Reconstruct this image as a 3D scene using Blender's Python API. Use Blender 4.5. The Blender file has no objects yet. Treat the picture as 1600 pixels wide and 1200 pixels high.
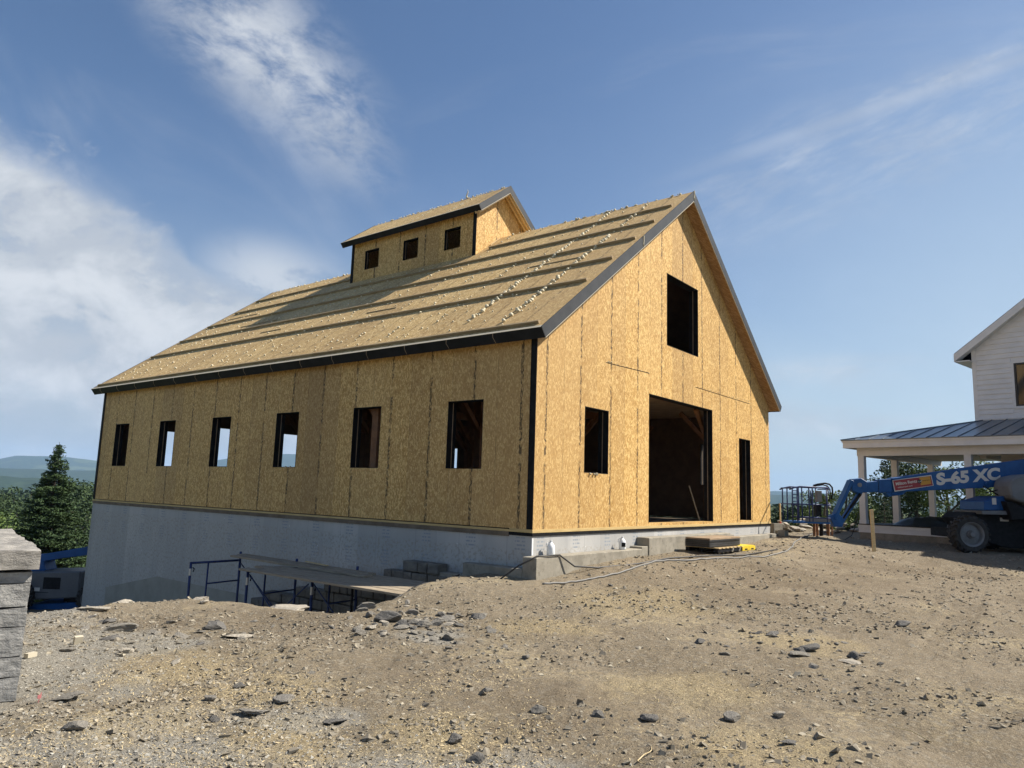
import bpy, bmesh, math, random
import numpy as np
from mathutils import Vector, Matrix

random.seed(7); rng = np.random.default_rng(7)
S = bpy.context.scene; COL = S.collection; D2R = math.radians

# ------------------------------------------------------------------ camera
F_PX, YAW, PITCH, ROLL = 1145.86, 0.90335, 0.14599, 0.03194
CAM = Vector((-11.123, -8.177, 0.678))
fw = Vector((math.sin(YAW)*math.cos(PITCH), math.cos(YAW)*math.cos(PITCH), math.sin(PITCH)))
r0 = Vector((math.cos(YAW), -math.sin(YAW), 0)); u0 = r0.cross(fw)
RT = r0*math.cos(ROLL)+u0*math.sin(ROLL); UP = u0*math.cos(ROLL)-r0*math.sin(ROLL)
f0 = Vector((math.sin(YAW), math.cos(YAW), 0))
cam = bpy.data.cameras.new('camera'); co = bpy.data.objects.new('camera', cam); COL.objects.link(co)
M = Matrix.Identity(4)
for i in range(3):
    M[i][0] = RT[i]; M[i][1] = UP[i]; M[i][2] = -fw[i]; M[i][3] = CAM[i]
co.matrix_world = M
cam.sensor_width = 36; cam.lens = 36*F_PX/1600; cam.clip_start = .05; cam.clip_end = 40000
S.camera = co
def at(px, D):            # ground position that lies D metres ahead under image column px (photo pixels)
    t = (px-800)/F_PX
    p = CAM+f0*D+r0*(t*D*1.01)
    return p.x, p.y

# ------------------------------------------------------------------ node helpers
class NT:
    def __init__(s, tree): s.t = tree; s.n = tree.nodes; s.l = tree.links
    def new(s, typ, **kw):
        n = s.n.new(typ)
        for k, v in kw.items(): setattr(n, k, v)
        return n
    def put(s, sock, v):
        if isinstance(v, bpy.types.NodeSocket): s.l.new(v, sock)
        elif v is not None: sock.default_value = v
    def m(s, op, a, b=None, c=None, clamp=False):
        n = s.new('ShaderNodeMath', operation=op, use_clamp=clamp)
        s.put(n.inputs[0], a)
        if b is not None: s.put(n.inputs[1], b)
        if c is not None: s.put(n.inputs[2], c)
        return n.outputs[0]
    def ss(s, v, a, b):                     # smoothstep
        n = s.new('ShaderNodeMapRange', interpolation_type='SMOOTHSTEP')
        s.put(n.inputs[0], v); n.inputs[1].default_value = a; n.inputs[2].default_value = b
        return n.outputs[0]
    def mix(s, f, a, b, mode='MIX'):
        n = s.new('ShaderNodeMix', data_type='RGBA', blend_type=mode)
        s.put(n.inputs[0], f); s.put(n.inputs[6], rgba(a)); s.put(n.inputs[7], rgba(b))
        return n.outputs[2]
    def noise(s, vec, scale, detail=4, rough=.55, dist=0):
        n = s.new('ShaderNodeTexNoise'); s.put(n.inputs['Vector'], vec)
        n.inputs['Scale'].default_value = scale; n.inputs['Detail'].default_value = detail
        n.inputs['Roughness'].default_value = rough; n.inputs['Distortion'].default_value = dist
        return n.outputs[0]
    def vor(s, vec, scale, feature='F1', out='Color', rand=1.0):
        n = s.new('ShaderNodeTexVoronoi', feature=feature); s.put(n.inputs['Vector'], vec)
        n.inputs['Scale'].default_value = scale; n.inputs['Randomness'].default_value = rand
        return n.outputs[out]
    def white(s, v):
        n = s.new('ShaderNodeTexWhiteNoise', noise_dimensions='1D'); s.put(n.inputs['W'], v); return n.outputs[0]
    def xyz(s, v):
        n = s.new('ShaderNodeSeparateXYZ'); s.l.new(v, n.inputs[0]); return n.outputs
    def comb(s, x, y, z):
        n = s.new('ShaderNodeCombineXYZ')
        for i, v in enumerate((x, y, z)): s.put(n.inputs[i], v)
        return n.outputs[0]
    def scale(s, v, sc, rot=(0, 0, 0)):
        n = s.new('ShaderNodeMapping'); s.l.new(v, n.inputs[0])
        n.inputs['Scale'].default_value = sc; n.inputs['Rotation'].default_value = rot
        return n.outputs[0]
    def bump(s, h, strength, dist, nrm=None):
        n = s.new('ShaderNodeBump'); s.put(n.inputs['Height'], h)
        n.inputs['Strength'].default_value = strength; n.inputs['Distance'].default_value = dist
        if nrm: s.l.new(nrm, n.inputs['Normal'])
        return n.outputs[0]
def rgba(c):
    if isinstance(c, (tuple, list)): return (*c[:3], 1)
    return c
def mat(name, col=(.5, .5, .5), rough=.7, metal=0, fn=None, spec=None):
    m = bpy.data.materials.new(name); m.use_nodes = True
    nt = NT(m.node_tree); b = nt.n['Principled BSDF']
    b.inputs['Base Color'].default_value = rgba(col); b.inputs['Roughness'].default_value = rough
    b.inputs['Metallic'].default_value = metal
    if spec is not None: b.inputs['Specular IOR Level'].default_value = spec
    if fn: fn(nt, b)
    return m
def objc(nt): return nt.new('ShaderNodeTexCoord').outputs['Object']

# ------------------------------------------------------------------ sky and sun
SUN = Vector((1.05, -1.0, 1.57)).normalized()
w = bpy.data.worlds.new('World'); S.world = w; w.use_nodes = True
nt = NT(w.node_tree); bg = nt.n['Background']
sky = nt.new('ShaderNodeTexSky', sky_type='NISHITA')
sky.sun_disc = False; sky.sun_elevation = math.asin(SUN.z); sky.sun_rotation = math.atan2(SUN.x, SUN.y)
sky.altitude = 300; sky.air_density = 1.0; sky.dust_density = 0.6; sky.ozone_density = 2.0
gen = nt.new('ShaderNodeTexCoord').outputs['Generated']
def dot(v, c):
    n = nt.new('ShaderNodeVectorMath', operation='DOT_PRODUCT'); nt.l.new(v, n.inputs[0]); n.inputs[1].default_value = tuple(c); return n.outputs['Value']
dF = nt.m('MAXIMUM', dot(gen, fw), .05)
U = nt.m('DIVIDE', dot(gen, RT), dF); V = nt.m('DIVIDE', dot(gen, UP), dF)      # directions of the sky, in a fixed frame
front = nt.ss(dot(gen, fw), .1, .4)
def ell(cx, cy, ang, a, b, soft=.5):      # soft ellipse in sky directions; photo pixels for the centre
    cu, cv = (cx-800)/F_PX, (600-cy)/F_PX; a /= F_PX; b /= F_PX
    du = nt.m('SUBTRACT', U, cu); dv = nt.m('SUBTRACT', V, cv); c, s_ = math.cos(ang), math.sin(ang)
    p = nt.m('ADD', nt.m('MULTIPLY', du, c/a), nt.m('MULTIPLY', dv, s_/a))
    q = nt.m('ADD', nt.m('MULTIPLY', du, -s_/b), nt.m('MULTIPLY', dv, c/b))
    d = nt.m('SQRT', nt.m('ADD', nt.m('MULTIPLY', p, p), nt.m('MULTIPLY', q, q)))
    return nt.m('SUBTRACT', 1, nt.ss(d, 1-soft, 1+soft))
def strk(ang, sa, sb, scale, detail=7, rough=.6, dist=.4, off=0.):   # noise stretched along a direction
    c, s_ = math.cos(ang), math.sin(ang)
    p = nt.m('ADD', nt.m('MULTIPLY', U, c/sa), nt.m('MULTIPLY', V, s_/sa))
    q = nt.m('ADD', nt.m('MULTIPLY', U, -s_/sb), nt.m('MULTIPLY', V, c/sb))
    return nt.noise(nt.comb(p, q, off), scale, detail, rough, dist)
def mul(*a):
    r = a[0]
    for x in a[1:]: r = nt.m('MULTIPLY', r, x)
    return r
wisp = strk(-.45, 1.5, .85, 19, 9, .66, .35); big = strk(-.9, 1.7, .8, 4.2, 5, .55, .6, 3.)
cA = mul(nt.m('MAXIMUM', ell(395, 60, -.72, 190, 80, .75), nt.m('MULTIPLY', ell(500, 165, -.9, 120, 62, .8), .9)),
         nt.ss(nt.m('ADD', nt.m('MULTIPLY', wisp, .75), nt.m('MULTIPLY', big, .35)), .38, .66), .80)
cu = strk(-.12, 1.25, .85, 9, 10, .60, .25, 7.)
edge = nt.m('ADD', V, nt.m('ADD', nt.m('MULTIPLY', U, .62), nt.m('MULTIPLY', nt.m('SUBTRACT', cu, .5), .45)))
bank = mul(nt.m('SUBTRACT', 1, nt.ss(edge, -.155, -.06)), nt.m('SUBTRACT', 1, nt.ss(nt.m('ADD', U, nt.m('MULTIPLY', nt.m('SUBTRACT', big, .5), .5)), -.38, -.12)), nt.m('ADD', nt.m('MULTIPLY', nt.ss(strk(-.10, 1.5, .8, 10, 10, .62, .25, 17.), .38, .62), .42), .60), .92)
cB = mul(nt.m('MAXIMUM', nt.m('MAXIMUM', ell(20, 390, -.45, 240, 130, .45), ell(130, 500, -.1, 330, 75, .6)), nt.m('MULTIPLY', ell(430, 440, -.3, 90, 50, .8), .8)),
         nt.ss(cu, .40, .60), .85)
cB2 = mul(ell(150, 330, -.25, 420, 220, .8), nt.ss(big, .42, .75), .30)
cC0 = mul(ell(1430, 148, .33, 260, 13, .95), nt.m('ADD', nt.m('MULTIPLY', strk(.31, 3, .6, 9, 6, .6, .3, 2.), .7), .1), .8)
cC = mul(nt.m('MAXIMUM', ell(1410, 145, .36, 260, 13, .9), nt.m('MULTIPLY', nt.m('MAXIMUM', ell(1440, 200, .40, 330, 75, .9), ell(1210, 262, .5, 160, 55, .9)), .62)), nt.ss(strk(.40, 2.4, .6, 16, 10, .68, .25, 1.), .36, .70), .62)
cC2 = mul(ell(1080, 110, .2, 420, 45, .9), nt.ss(strk(.2, 2.5, .5, 5, 7, .6, .5, 9.), .42, .75), .25)
cD = mul(nt.m('MAXIMUM', ell(1290, 588, .06, 130, 24, .8), ell(1260, 655, .0, 240, 26, .9)), nt.ss(strk(.0, 2.2, .6, 8, 7, .6, .4, 5.), .34, .62), .60)
veil = mul(nt.m('MULTIPLY', strk(-.1, 2., .8, 2.2, 6, .6, .5, 12.), .16), nt.ss(V, .5, -.1))
gz_ = nt.xyz(gen)[2]
hzn = nt.m('MULTIPLY', nt.m('MAXIMUM', nt.ss(gz_, .40, .0), nt.m('MULTIPLY', nt.m('MULTIPLY', nt.ss(gz_, .75, .0), nt.ss(U, -.1, .75)), .85)), .82)
cloud = nt.m('MULTIPLY', nt.m('MINIMUM', nt.m('ADD', nt.m('ADD', nt.m('ADD', cA, cB), nt.m('ADD', nt.m('MAXIMUM', cC, cC0), cC2)), nt.m('ADD', nt.m('ADD', cD, nt.m('MAXIMUM', cB2, bank)), veil)), 1), front)
shade = nt.mix(nt.ss(cu, .40, .66), (5.0, 5.4, 6.0), (7.0, 7.3, 7.7))       # cloud radiance, before the sky strength
base = nt.mix(1.0, sky.outputs[0], (.89, 1.0, 1.11), 'MULTIPLY')
base = nt.mix(hzn, base, nt.mix(nt.ss(U, -.7, .5), (3.5, 4.2, 4.8), (5.7, 6.8, 7.4))); skyc = nt.mix(cloud, base, shade)
nt.l.new(skyc, bg.inputs[0]); bg.inputs[1].default_value = 0.058
sl = bpy.data.lights.new('sun', 'SUN'); sl.energy = 5.0; sl.angle = D2R(.55); sl.color = (1, .93, .82)
so = bpy.data.objects.new('sun', sl); COL.objects.link(so); so.rotation_euler = SUN.to_track_quat('Z', 'Y').to_euler(); so.location = (20, -20, 40)
S.view_settings.view_transform = 'Standard'; S.view_settings.look = 'None'; S.view_settings.gamma = 1; S.view_settings.exposure = 0.88
S.cycles.use_denoising = True; S.cycles.max_bounces = 6; S.cycles.diffuse_bounces = 3; S.cycles.volume_bounces = 0
S.cycles.transparent_max_bounces = 12; S.cycles.use_adaptive_sampling = True; S.cycles.adaptive_threshold = .015

# ------------------------------------------------------------------ object helpers
def tag(o, label=None, cat=None, group=None, kind=None):
    if label: o['label'] = label
    if cat: o['category'] = cat
    if group: o['group'] = group
    if kind: o['kind'] = kind
    return o
def empty(name, loc, label, cat, group=None, rz=0):
    o = bpy.data.objects.new(name, None); COL.objects.link(o); o.location = loc; o.rotation_euler = (0, 0, rz)
    o.empty_display_size = .3
    return tag(o, label, cat, group)
def link(name, me, m=None, parent=None, loc=None):
    o = bpy.data.objects.new(name, me); COL.objects.link(o)
    if m is not None:
        for k in (m if isinstance(m, (list, tuple)) else [m]): me.materials.append(k)
    if parent is not None: o.parent = parent
    if loc is not None: o.location = loc
    return o
def copy_tree(o, parent=None):
    c = o.copy(); COL.objects.link(c); c.parent = parent
    for ch in list(o.children): copy_tree(ch, c)
    return c
class MB:
    def __init__(s): s.v = []; s.f = []; s.mi = []; s.cur = 0; s.T = None
    def add(s, vs, fs):
        n = len(s.v)
        if s.T is not None: vs = [tuple(s.T @ Vector(p)) for p in vs]
        s.v += [tuple(p) for p in vs]; s.f += [tuple(i+n for i in f) for f in fs]; s.mi += [s.cur]*len(fs)
        return s
    def box(s, a, b, rot=None, piv=None):
        x0, y0, z0 = a; x1, y1, z1 = b
        vs = [Vector(p) for p in ((x0,y0,z0),(x1,y0,z0),(x1,y1,z0),(x0,y1,z0),(x0,y0,z1),(x1,y0,z1),(x1,y1,z1),(x0,y1,z1))]
        if rot is not None:
            c = Vector(piv) if piv is not None else (Vector(a)+Vector(b))/2
            vs = [rot @ (p-c)+c for p in vs]
        return s.add(vs, [(3,2,1,0),(4,5,6,7),(0,1,5,4),(1,2,6,5),(2,3,7,6),(3,0,4,7)])
    def bar(s, p, q, wd, ht=None, up=(0,0,1)):           # rectangular bar from p to q
        ht = ht or wd; p = Vector(p); q = Vector(q); d = (q-p).normalized(); up = Vector(up)
        if abs(d.dot(up)) > .98: up = Vector((1,0,0))
        sd = d.cross(up).normalized(); up = sd.cross(d)
        vs = [e+sd*(a*wd/2)+up*(b*ht/2) for e in (p, q) for a, b in ((-1,-1),(1,-1),(1,1),(-1,1))]
        return s.add(vs, [(0,1,2,3),(7,6,5,4),(0,4,5,1),(1,5,6,2),(2,6,7,3),(3,7,4,0)])
    def tube(s, pts, r, n=8, cap=True):
        pts = [Vector(p) for p in pts]; rr = r if isinstance(r, (list, tuple)) else [r]*len(pts)
        vs = []; prev = None
        for i, p in enumerate(pts):
            d = (pts[min(i+1, len(pts)-1)]-pts[max(i-1, 0)])
            d = d.normalized() if d.length > 1e-9 else Vector((0,0,1))
            if prev is None:
                a = Vector((0,0,1)) if abs(d.z) < .9 else Vector((1,0,0)); a = (a-d*a.dot(d)).normalized()
            else: a = (prev-d*prev.dot(d)).normalized()
            prev = a; b = d.cross(a)
            vs += [p+(a*math.cos(2*math.pi*k/n)+b*math.sin(2*math.pi*k/n))*rr[i] for k in range(n)]
        fs = [(i*n+k, i*n+(k+1)%n, (i+1)*n+(k+1)%n, (i+1)*n+k) for i in range(len(pts)-1) for k in range(n)]
        if cap: fs += [tuple(range(n))[::-1], tuple((len(pts)-1)*n+k for k in range(n))]
        return s.add(vs, fs)
    def prism(s, poly, lo, hi, axis='y'):                # polygon extruded along an axis; poly in the other two
        n = len(poly)
        def P(a, b, h): return {'y': (a, h, b), 'x': (h, a, b), 'z': (a, b, h)}[axis]
        vs = [P(a, b, lo) for a, b in poly]+[P(a, b, hi) for a, b in poly]
        fs = [tuple(range(n)), tuple(range(2*n-1, n-1, -1))]+[(i, i+n, (i+1)%n+n, (i+1)%n) for i in range(n)]
        return s.add(vs, fs)
    def lathe(s, prof, n=24, axis='z', c=(0,0,0)):       # prof: (r, h)
        vs = []
        for r, h in prof:
            for k in range(n):
                a = 2*math.pi*k/n; x, y = r*math.cos(a), r*math.sin(a)
                p = {'z': (x, y, h), 'y': (x, h, y), 'x': (h, x, y)}[axis]; vs.append((p[0]+c[0], p[1]+c[1], p[2]+c[2]))
        fs = [(i*n+k, i*n+(k+1)%n, (i+1)*n+(k+1)%n, (i+1)*n+k) for i in range(len(prof)-1) for k in range(n)]
        return s.add(vs, fs)
    def build(s, name, m, parent=None, smooth=False, bevel=0, loc=None, kind=None, label=None):
        me = bpy.data.meshes.new(name); me.from_pydata(s.v, [], s.f)
        bm = bmesh.new(); bm.from_mesh(me)
        if bevel: bmesh.ops.remove_doubles(bm, verts=bm.verts, dist=1e-5)
        bmesh.ops.recalc_face_normals(bm, faces=bm.faces)
        mi = s.mi
        bm.faces.ensure_lookup_table()
        if len(bm.faces) == len(mi):
            for f, k in zip(bm.faces, mi): f.material_index = k
        if bevel: bmesh.ops.bevel(bm, geom=[e for e in bm.edges if e.is_manifold and e.calc_face_angle(0) > .5], offset=bevel, segments=1, affect='EDGES')
        bm.to_mesh(me); bm.free()
        if smooth:
            me.polygons.foreach_set('use_smooth', [True]*len(me.polygons))
        o = link(name, me, m, parent, loc)
        if kind: o['kind'] = kind
        if label: o['label'] = label
        return o
def np_mesh(name, verts, faces, m=None, parent=None, smooth=False, k=None, attr=None):
    verts = np.asarray(verts, np.float32); faces = np.asarray(faces, np.int32); k = faces.shape[1]
    me = bpy.data.meshes.new(name); me.vertices.add(len(verts)); me.vertices.foreach_set('co', verts.ravel())
    me.loops.add(faces.size); me.loops.foreach_set('vertex_index', faces.ravel())
    me.polygons.add(len(faces)); me.polygons.foreach_set('loop_start', np.arange(0, faces.size, k, dtype=np.int32))
    me.polygons.foreach_set('use_smooth', np.full(len(faces), smooth)); me.update(calc_edges=True)
    if attr:
        for an, dat in attr.items():
            a = me.attributes.new(an, 'FLOAT', 'POINT'); a.data.foreach_set('value', np.asarray(dat, np.float32))
    return link(name, me, m, parent)

# ------------------------------------------------------------------ numpy noise
def vnoise(x, y, seed=0):
    xi = np.floor(x).astype(np.int64); yi = np.floor(y).astype(np.int64); fx = x-xi; fy = y-yi
    fx = fx*fx*(3-2*fx); fy = fy*fy*(3-2*fy)
    def h(a, b):
        n = (a*374761393+b*668265263+seed*1442695041) & 0xffffffff
        n = ((n ^ (n >> 13))*1274126177) & 0xffffffff
        return ((n ^ (n >> 16)) & 0xffff)/65535.
    return (h(xi, yi)*(1-fx)+h(xi+1, yi)*fx)*(1-fy)+(h(xi, yi+1)*(1-fx)+h(xi+1, yi+1)*fx)*fy
def fbm(x, y, oct=4, seed=0, gain=.5):
    s = 0; a = 1; t = 0
    for i in range(oct): s = s+a*vnoise(x*2**i+i*17.3, y*2**i-i*9.1, seed+i); t += a; a *= gain
    return s/t
def sstep(v, a, b): t = np.clip((v-a)/(b-a), 0, 1); return t*t*(3-2*t)

# ------------------------------------------------------------------ ground
W, L, E_, O_, T_, ZE, SL = 12.903, 18.537, .3116, .3047, .2004, 3.74, .74644
H = ZE+SL*(W/2+E_); TH = math.atan(SL)
CTRL = np.array([(-11.1,-8.2,-1.0),(-8,-2,-1.04),(-8.9,-1.9,-.98),(-6,-6,-1.0),(0,-6,-.97),(-3,-2,-.98),(-5,1,-1.02),(0,-.7,-.93),(.6,-.6,-.78),(2,-.6,-.66),(3.5,-.6,-.61),(5,-.7,-.60),
    (8,-.7,-.53),(12.6,-.6,-.46),(14,-1,-.42),(12.7,-2.9,-.72),(15.8,-5.6,-.72),(19,-1.2,-.66),(14,2,-.4),(22,3,-.5),(25,-3,-.6),(14,-12,-.9),(5,-14,-1.),(-15,-4,-1.05),
    (-14,0,-1.1),(-20,-10,-1.1),(7,-3.5,-.86),(10,-6,-.88),(3,-3,-.93),(17,8,-.5),(16,-9,-.85),(6,8,-.7),(30,8,-1.0),(30,0,-.8)])
PIT = np.array([(4.5,.75),(-1.2,1.0),(-2.5,.45),(-3.5,.05),(-4.35,-.25),(-4.65,.5),(-4.75,1.5),(-5.3,2.35),(-6.9,2.25),(-8.2,2.3),(-12,4),(-20,8),(-60,20),(-60,300),(80,300),(80,60),(20,30),(12.9,19.5),(7,14)])
def poly_sd(x, y, P):     # signed distance, positive inside
    d = np.full(x.shape, 1e9); ins = np.zeros(x.shape, bool); n = len(P)
    for i in range(n):
        ax, ay = P[i]; bx, by = P[(i+1) % n]; ex, ey = bx-ax, by-ay
        t = np.clip(((x-ax)*ex+(y-ay)*ey)/(ex*ex+ey*ey), 0, 1)
        d = np.minimum(d, np.hypot(x-ax-t*ex, y-ay-t*ey))
        c = ((ay > y) != (by > y)) & (x < (bx-ax)*(y-ay)/(by-ay+1e-12)+ax); ins ^= c
    return np.where(ins, d, -d)
EL = np.array([(-180,.6),(-60,.7),(0,.8),(12,.9),(17,1.0),(18,1.3),(20.3,1.38),(23,1.15),(27,1.0),(29,1.3),(31,1.75),(34.5,2.25),(38,2.4),(44,1.8),(52,1.1),(60,.7),(68,.62),(72,.68),(75,.6),(80,.5),(95,.6),(180,.6)])
def gz(x, y, fine=True):
    x = np.asarray(x, float); y = np.asarray(y, float); sh = x.shape; x = x.ravel(); y = y.ravel()
    num = 0; den = 0
    for cx, cy, cz in CTRL:
        q = 1/((x-cx)**2+(y-cy)**2+.8)**1.6; num = num+q*cz; den = den+q
    z = num/den
    d = poly_sd(x, y, PIT)
    dn = d+(fbm(x*1.3, y*1.3, 3, 5)-.5)*.35*(np.abs(d) < 3)
    low = -3.25-.045*np.clip(y-6, 0, 60)-.02*np.clip(-x-4, 0, 60)
    k = sstep(dn, -.15, 2.6); z = z*(1-k)+low*k
    z = z-.05*sstep(-dn, .0, -.6)*0
    if fine:
        near = 1-sstep(np.hypot(x, y), 40, 90)
        z = z+near*((fbm(x*.35, y*.35, 3, 11)-.5)*.10+(fbm(x*1.6, y*1.6, 4, 21)-.5)*.085+(fbm(x*9, y*9, 3, 31)-.5)*.030)
    if fine:
        for off in (0., 1.75):
            yl = -6.6-off+.05*(x-.7); dd = np.abs(y-yl); mk = sstep(dd, .24, .16)*sstep(x, -2.5, -.5)*sstep(x, 5.5, 3.)
            z = z-.014*mk+.011*mk*np.sin(x*38+np.abs(y-yl)*40*np.sign(y-yl))+.012*sstep(dd, .18, .30)*sstep(dd, .45, .30)*sstep(x, -2.5, -.5)*sstep(x, 5.5, 3.)
    rx, ry = x-CAM.x, y-CAM.y; r = np.hypot(rx, ry); az = np.degrees(np.arctan2(rx, ry))
    f = sstep(r, 38, 260); z = z-f*9-sstep(r, 36, 75)*2.0
    f2 = sstep(r, 200, 1700); z = z-f2*62
    z = z+sstep(r, 300, 900)*(fbm(x/420, y/420, 4, 41)-.5)*34+sstep(r, 250, 420)*(fbm(x/22, y/22, 3, 51)-.45)*9
    el = np.interp(az, EL[:, 0], EL[:, 1])
    m1 = np.exp(-((r-5600)/900.)**2); prof = np.tan(np.radians(el))*5600*(.96+.08*fbm(az/2.2, az*0+3, 4, 61))
    el2 = .22+.55*fbm(az/5., az*0+9, 4, 71)
    m2 = np.exp(-((r-3300)/450.)**2); prof2 = np.tan(np.radians(el2))*3300
    el3 = -.35+.5*fbm(az/4.+5, az*0+19, 4, 81)
    m3 = np.exp(-((r-1900)/260.)**2); prof3 = np.tan(np.radians(el3))*1900
    z = np.where(r > 1200, z*(1-m1)+prof*m1, z); z = np.where(r > 1200, z*(1-m2)+np.maximum(prof2, z)*m2, z)
    z = np.where(r > 1000, z*(1-m3)+np.maximum(prof3, z)*m3, z)
    return z.reshape(sh)
def g1(x, y): return float(gz(np.array([x]), np.array([y]))[0])

def dirt_nodes(nt, b):
    P = objc(nt); at_ = nt.new('ShaderNodeAttribute', attribute_name='grass').outputs['Fac']
    n1 = nt.noise(P, .5, 5, .6); n2 = nt.noise(P, 2.3, 6, .62); n3 = nt.noise(P, 18, 6, .7); n4 = nt.noise(P, 75, 4, .7)
    c = nt.mix(nt.ss(n1, .35, .65), (.184, .148, .100), (.240, .196, .136))
    c = nt.mix(nt.m('MULTIPLY', nt.ss(n2, .50, .72), .6), c, (.130, .101, .068))
    straw = nt.m('MULTIPLY', nt.ss(nt.noise(nt.scale(P, (1, 1.3, 1)), .55, 4, .6), .53, .68), nt.ss(n3, .42, .62))
    c = nt.mix(nt.m('MULTIPLY', straw, .55), c, (.56, .46, .27))
    c = nt.mix(nt.m('MULTIPLY', nt.ss(n3, .54, .70), .5), c, (.16, .135, .105))
    cel = nt.vor(P, 26, 'F1', 'Color'); cx = nt.xyz(cel)
    c = nt.mix(nt.m('MULTIPLY', nt.ss(cx[0], .72, .78), .55), c, nt.mix(cx[1], (.11, .10, .085), (.34, .30, .23)))
    cel2 = nt.vor(P, 70, 'F1', 'Color'); c2 = nt.xyz(cel2)
    c = nt.mix(nt.m('MULTIPLY', nt.ss(c2[0], .70, .8), .5), c, nt.mix(c2[1], (.10, .088, .07), (.40, .34, .24)))
    g = nt.mix(nt.ss(nt.noise(P, 1.2, 5, .7), .35, .65), (.060, .085, .022), (.12, .15, .045))
    g = nt.mix(nt.ss(nt.noise(P, .12, 3), .4, .6), g, (.10, .13, .045))
    c = nt.mix(nt.ss(at_, .4, .6), c, g)
    A = lambda k: nt.new('ShaderNodeAttribute', attribute_name=k).outputs['Fac']
    c = nt.mix(nt.m('MULTIPLY', nt.ss(A('damp'), .15, .9), .32), c, (.115, .086, .056))
    gcol = nt.mix(nt.ss(n4, .38, .62), (.165, .158, .140), (.335, .32, .28))
    c = nt.mix(nt.m('MULTIPLY', nt.ss(A('grey'), .15, .9), .75), c, gcol)
    scol = nt.mix(nt.ss(nt.noise(nt.scale(P, (1, 1, 1), (0, 0, .6)), 55, 4, .75), .42, .60), (.21, .165, .10), (.50, .40, .215))
    c = nt.mix(nt.m('MULTIPLY', nt.ss(A('straw'), .1, 1.0), .42), c, scol)
    nt.l.new(c, b.inputs['Base Color'])
    h = nt.m('ADD', nt.m('MULTIPLY', n3, .6), nt.m('ADD', nt.m('MULTIPLY', n4, .3), nt.m('MULTIPLY', cx[0], .25)))
    nt.l.new(nt.bump(h, 1.0, .05), b.inputs['Normal'])
    b.inputs['Specular IOR Level'].default_value = .15
M_dirt = mat('dirt', rough=.95, fn=dirt_nodes)
def hills_nodes(nt, b):
    P = objc(nt)
    c = nt.mix(nt.ss(nt.noise(P, .05, 6, .7), .35, .65), (.012, .026, .012), (.030, .050, .020))
    field = nt.m('MULTIPLY', nt.ss(nt.noise(P, .0016, 3, .5), .56, .60), nt.ss(nt.noise(P, .008, 3), .45, .5))
    c = nt.mix(nt.m('MULTIPLY', field, .25), c, (.16, .19, .07))
    nt.l.new(c, b.inputs['Base Color']); b.inputs['Specular IOR Level'].default_value = .1
M_hill = mat('hill forest', rough=1, fn=hills_nodes)

fa = math.degrees(YAW)
az_all = np.unique(np.round(np.concatenate([np.linspace(fa-46, fa+46, 900), np.linspace(fa+46, fa+90, 70), np.linspace(fa-90, fa-46, 70), np.linspace(fa+90, fa+270, 90)[:-1]]), 5))
azr = np.radians(az_all)
ZG = [(60, 6.3, 1.0), (150, 7.6, 1.1), (60, 4.6, 1.1), (300, 4.5, .8), (560, 4.5, .8), (760, 4.35, .7), (90, 9.0, .8), (480, 5.6, .5), (690, 8.6, .4)]
ZS = [(430, 6.4, .7), (330, 7.2, .6), (250, 5.4, .6), (470, 5.2, .5), (1250, 8.8, .6), (1080, 6.6, .7), (1180, 5.3, .5), (860, 9.5, .7), (700, 5.4, .5), (1000, 11.5, 1.2)]
ZD = [(480, 9.6, .9), (280, 9.2, .8), (900, 6.2, .8), (1240, 15, 2.0), (960, 4.5, .35), (1420, 18, 2), (700, 7.2, .6), (1150, 12.5, 1.0)]
def polar(name, radii, mt, attr=True):
    R_, A_ = np.meshgrid(radii, azr, indexing='ij'); X = CAM.x+R_*np.sin(A_); Y = CAM.y+R_*np.cos(A_); Z = gz(X, Y)
    nr, na = X.shape; v = np.stack([X.ravel(), Y.ravel(), Z.ravel()], 1)
    i, j = np.meshgrid(np.arange(nr-1), np.arange(na), indexing='ij'); j2 = (j+1) % na
    f = np.stack([(i*na+j).ravel(), (i*na+j2).ravel(), ((i+1)*na+j2).ravel(), ((i+1)*na+j).ravel()], 1)
    at_ = None
    if attr:
        xx, yy = X.ravel(), Y.ravel(); d = poly_sd(xx, yy, PIT)
        gr = sstep(np.hypot(xx-2, yy-10)+(fbm(xx*.3, yy*.3, 3, 91)-.5)*6, 17.5, 19.0)
        road = np.exp(-((yy-27-.12*xx+((xx+8)*.05)**2)/2.2)**2)*(xx < 20)*(yy > 15)
        r = np.hypot(xx-CAM.x, yy-CAM.y)
        gr = np.where(yy < 12, sstep(r, 40, 46), np.where(d > 0, gr, sstep(r, 40, 46)))*(1-sstep(road, .35, .6))
        def zone(L_, seed):
            m = np.zeros(xx.shape)
            for px, D, rad in L_:
                cx, cy = at(px, D); m = np.maximum(m, np.exp(-((xx-cx)**2+(yy-cy)**2)/rad**2))
            return np.clip(m*1.15+(fbm(xx*1.9, yy*1.9, 5, seed, .62)-.5)*2.4*sstep(m, .02, .4), 0, 1)
        at_ = {'grass': gr, 'grey': zone(ZG, 101), 'straw': zone(ZS, 103), 'damp': zone(ZD, 107)}
    o = np_mesh(name, v, f, mt, smooth=True, attr=at_)
    # orient upwards
    me = o.data
    if me.polygons[0].normal.z < 0: me.flip_normals()
    o['kind'] = 'structure'; return o
rad1 = np.concatenate([[.02], np.geomspace(.6, 60, 560), np.geomspace(61, 330, 110)])
ground = polar('ground', rad1, M_dirt)
hills = polar('hills', np.geomspace(330, 7500, 240), M_hill, False)

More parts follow.
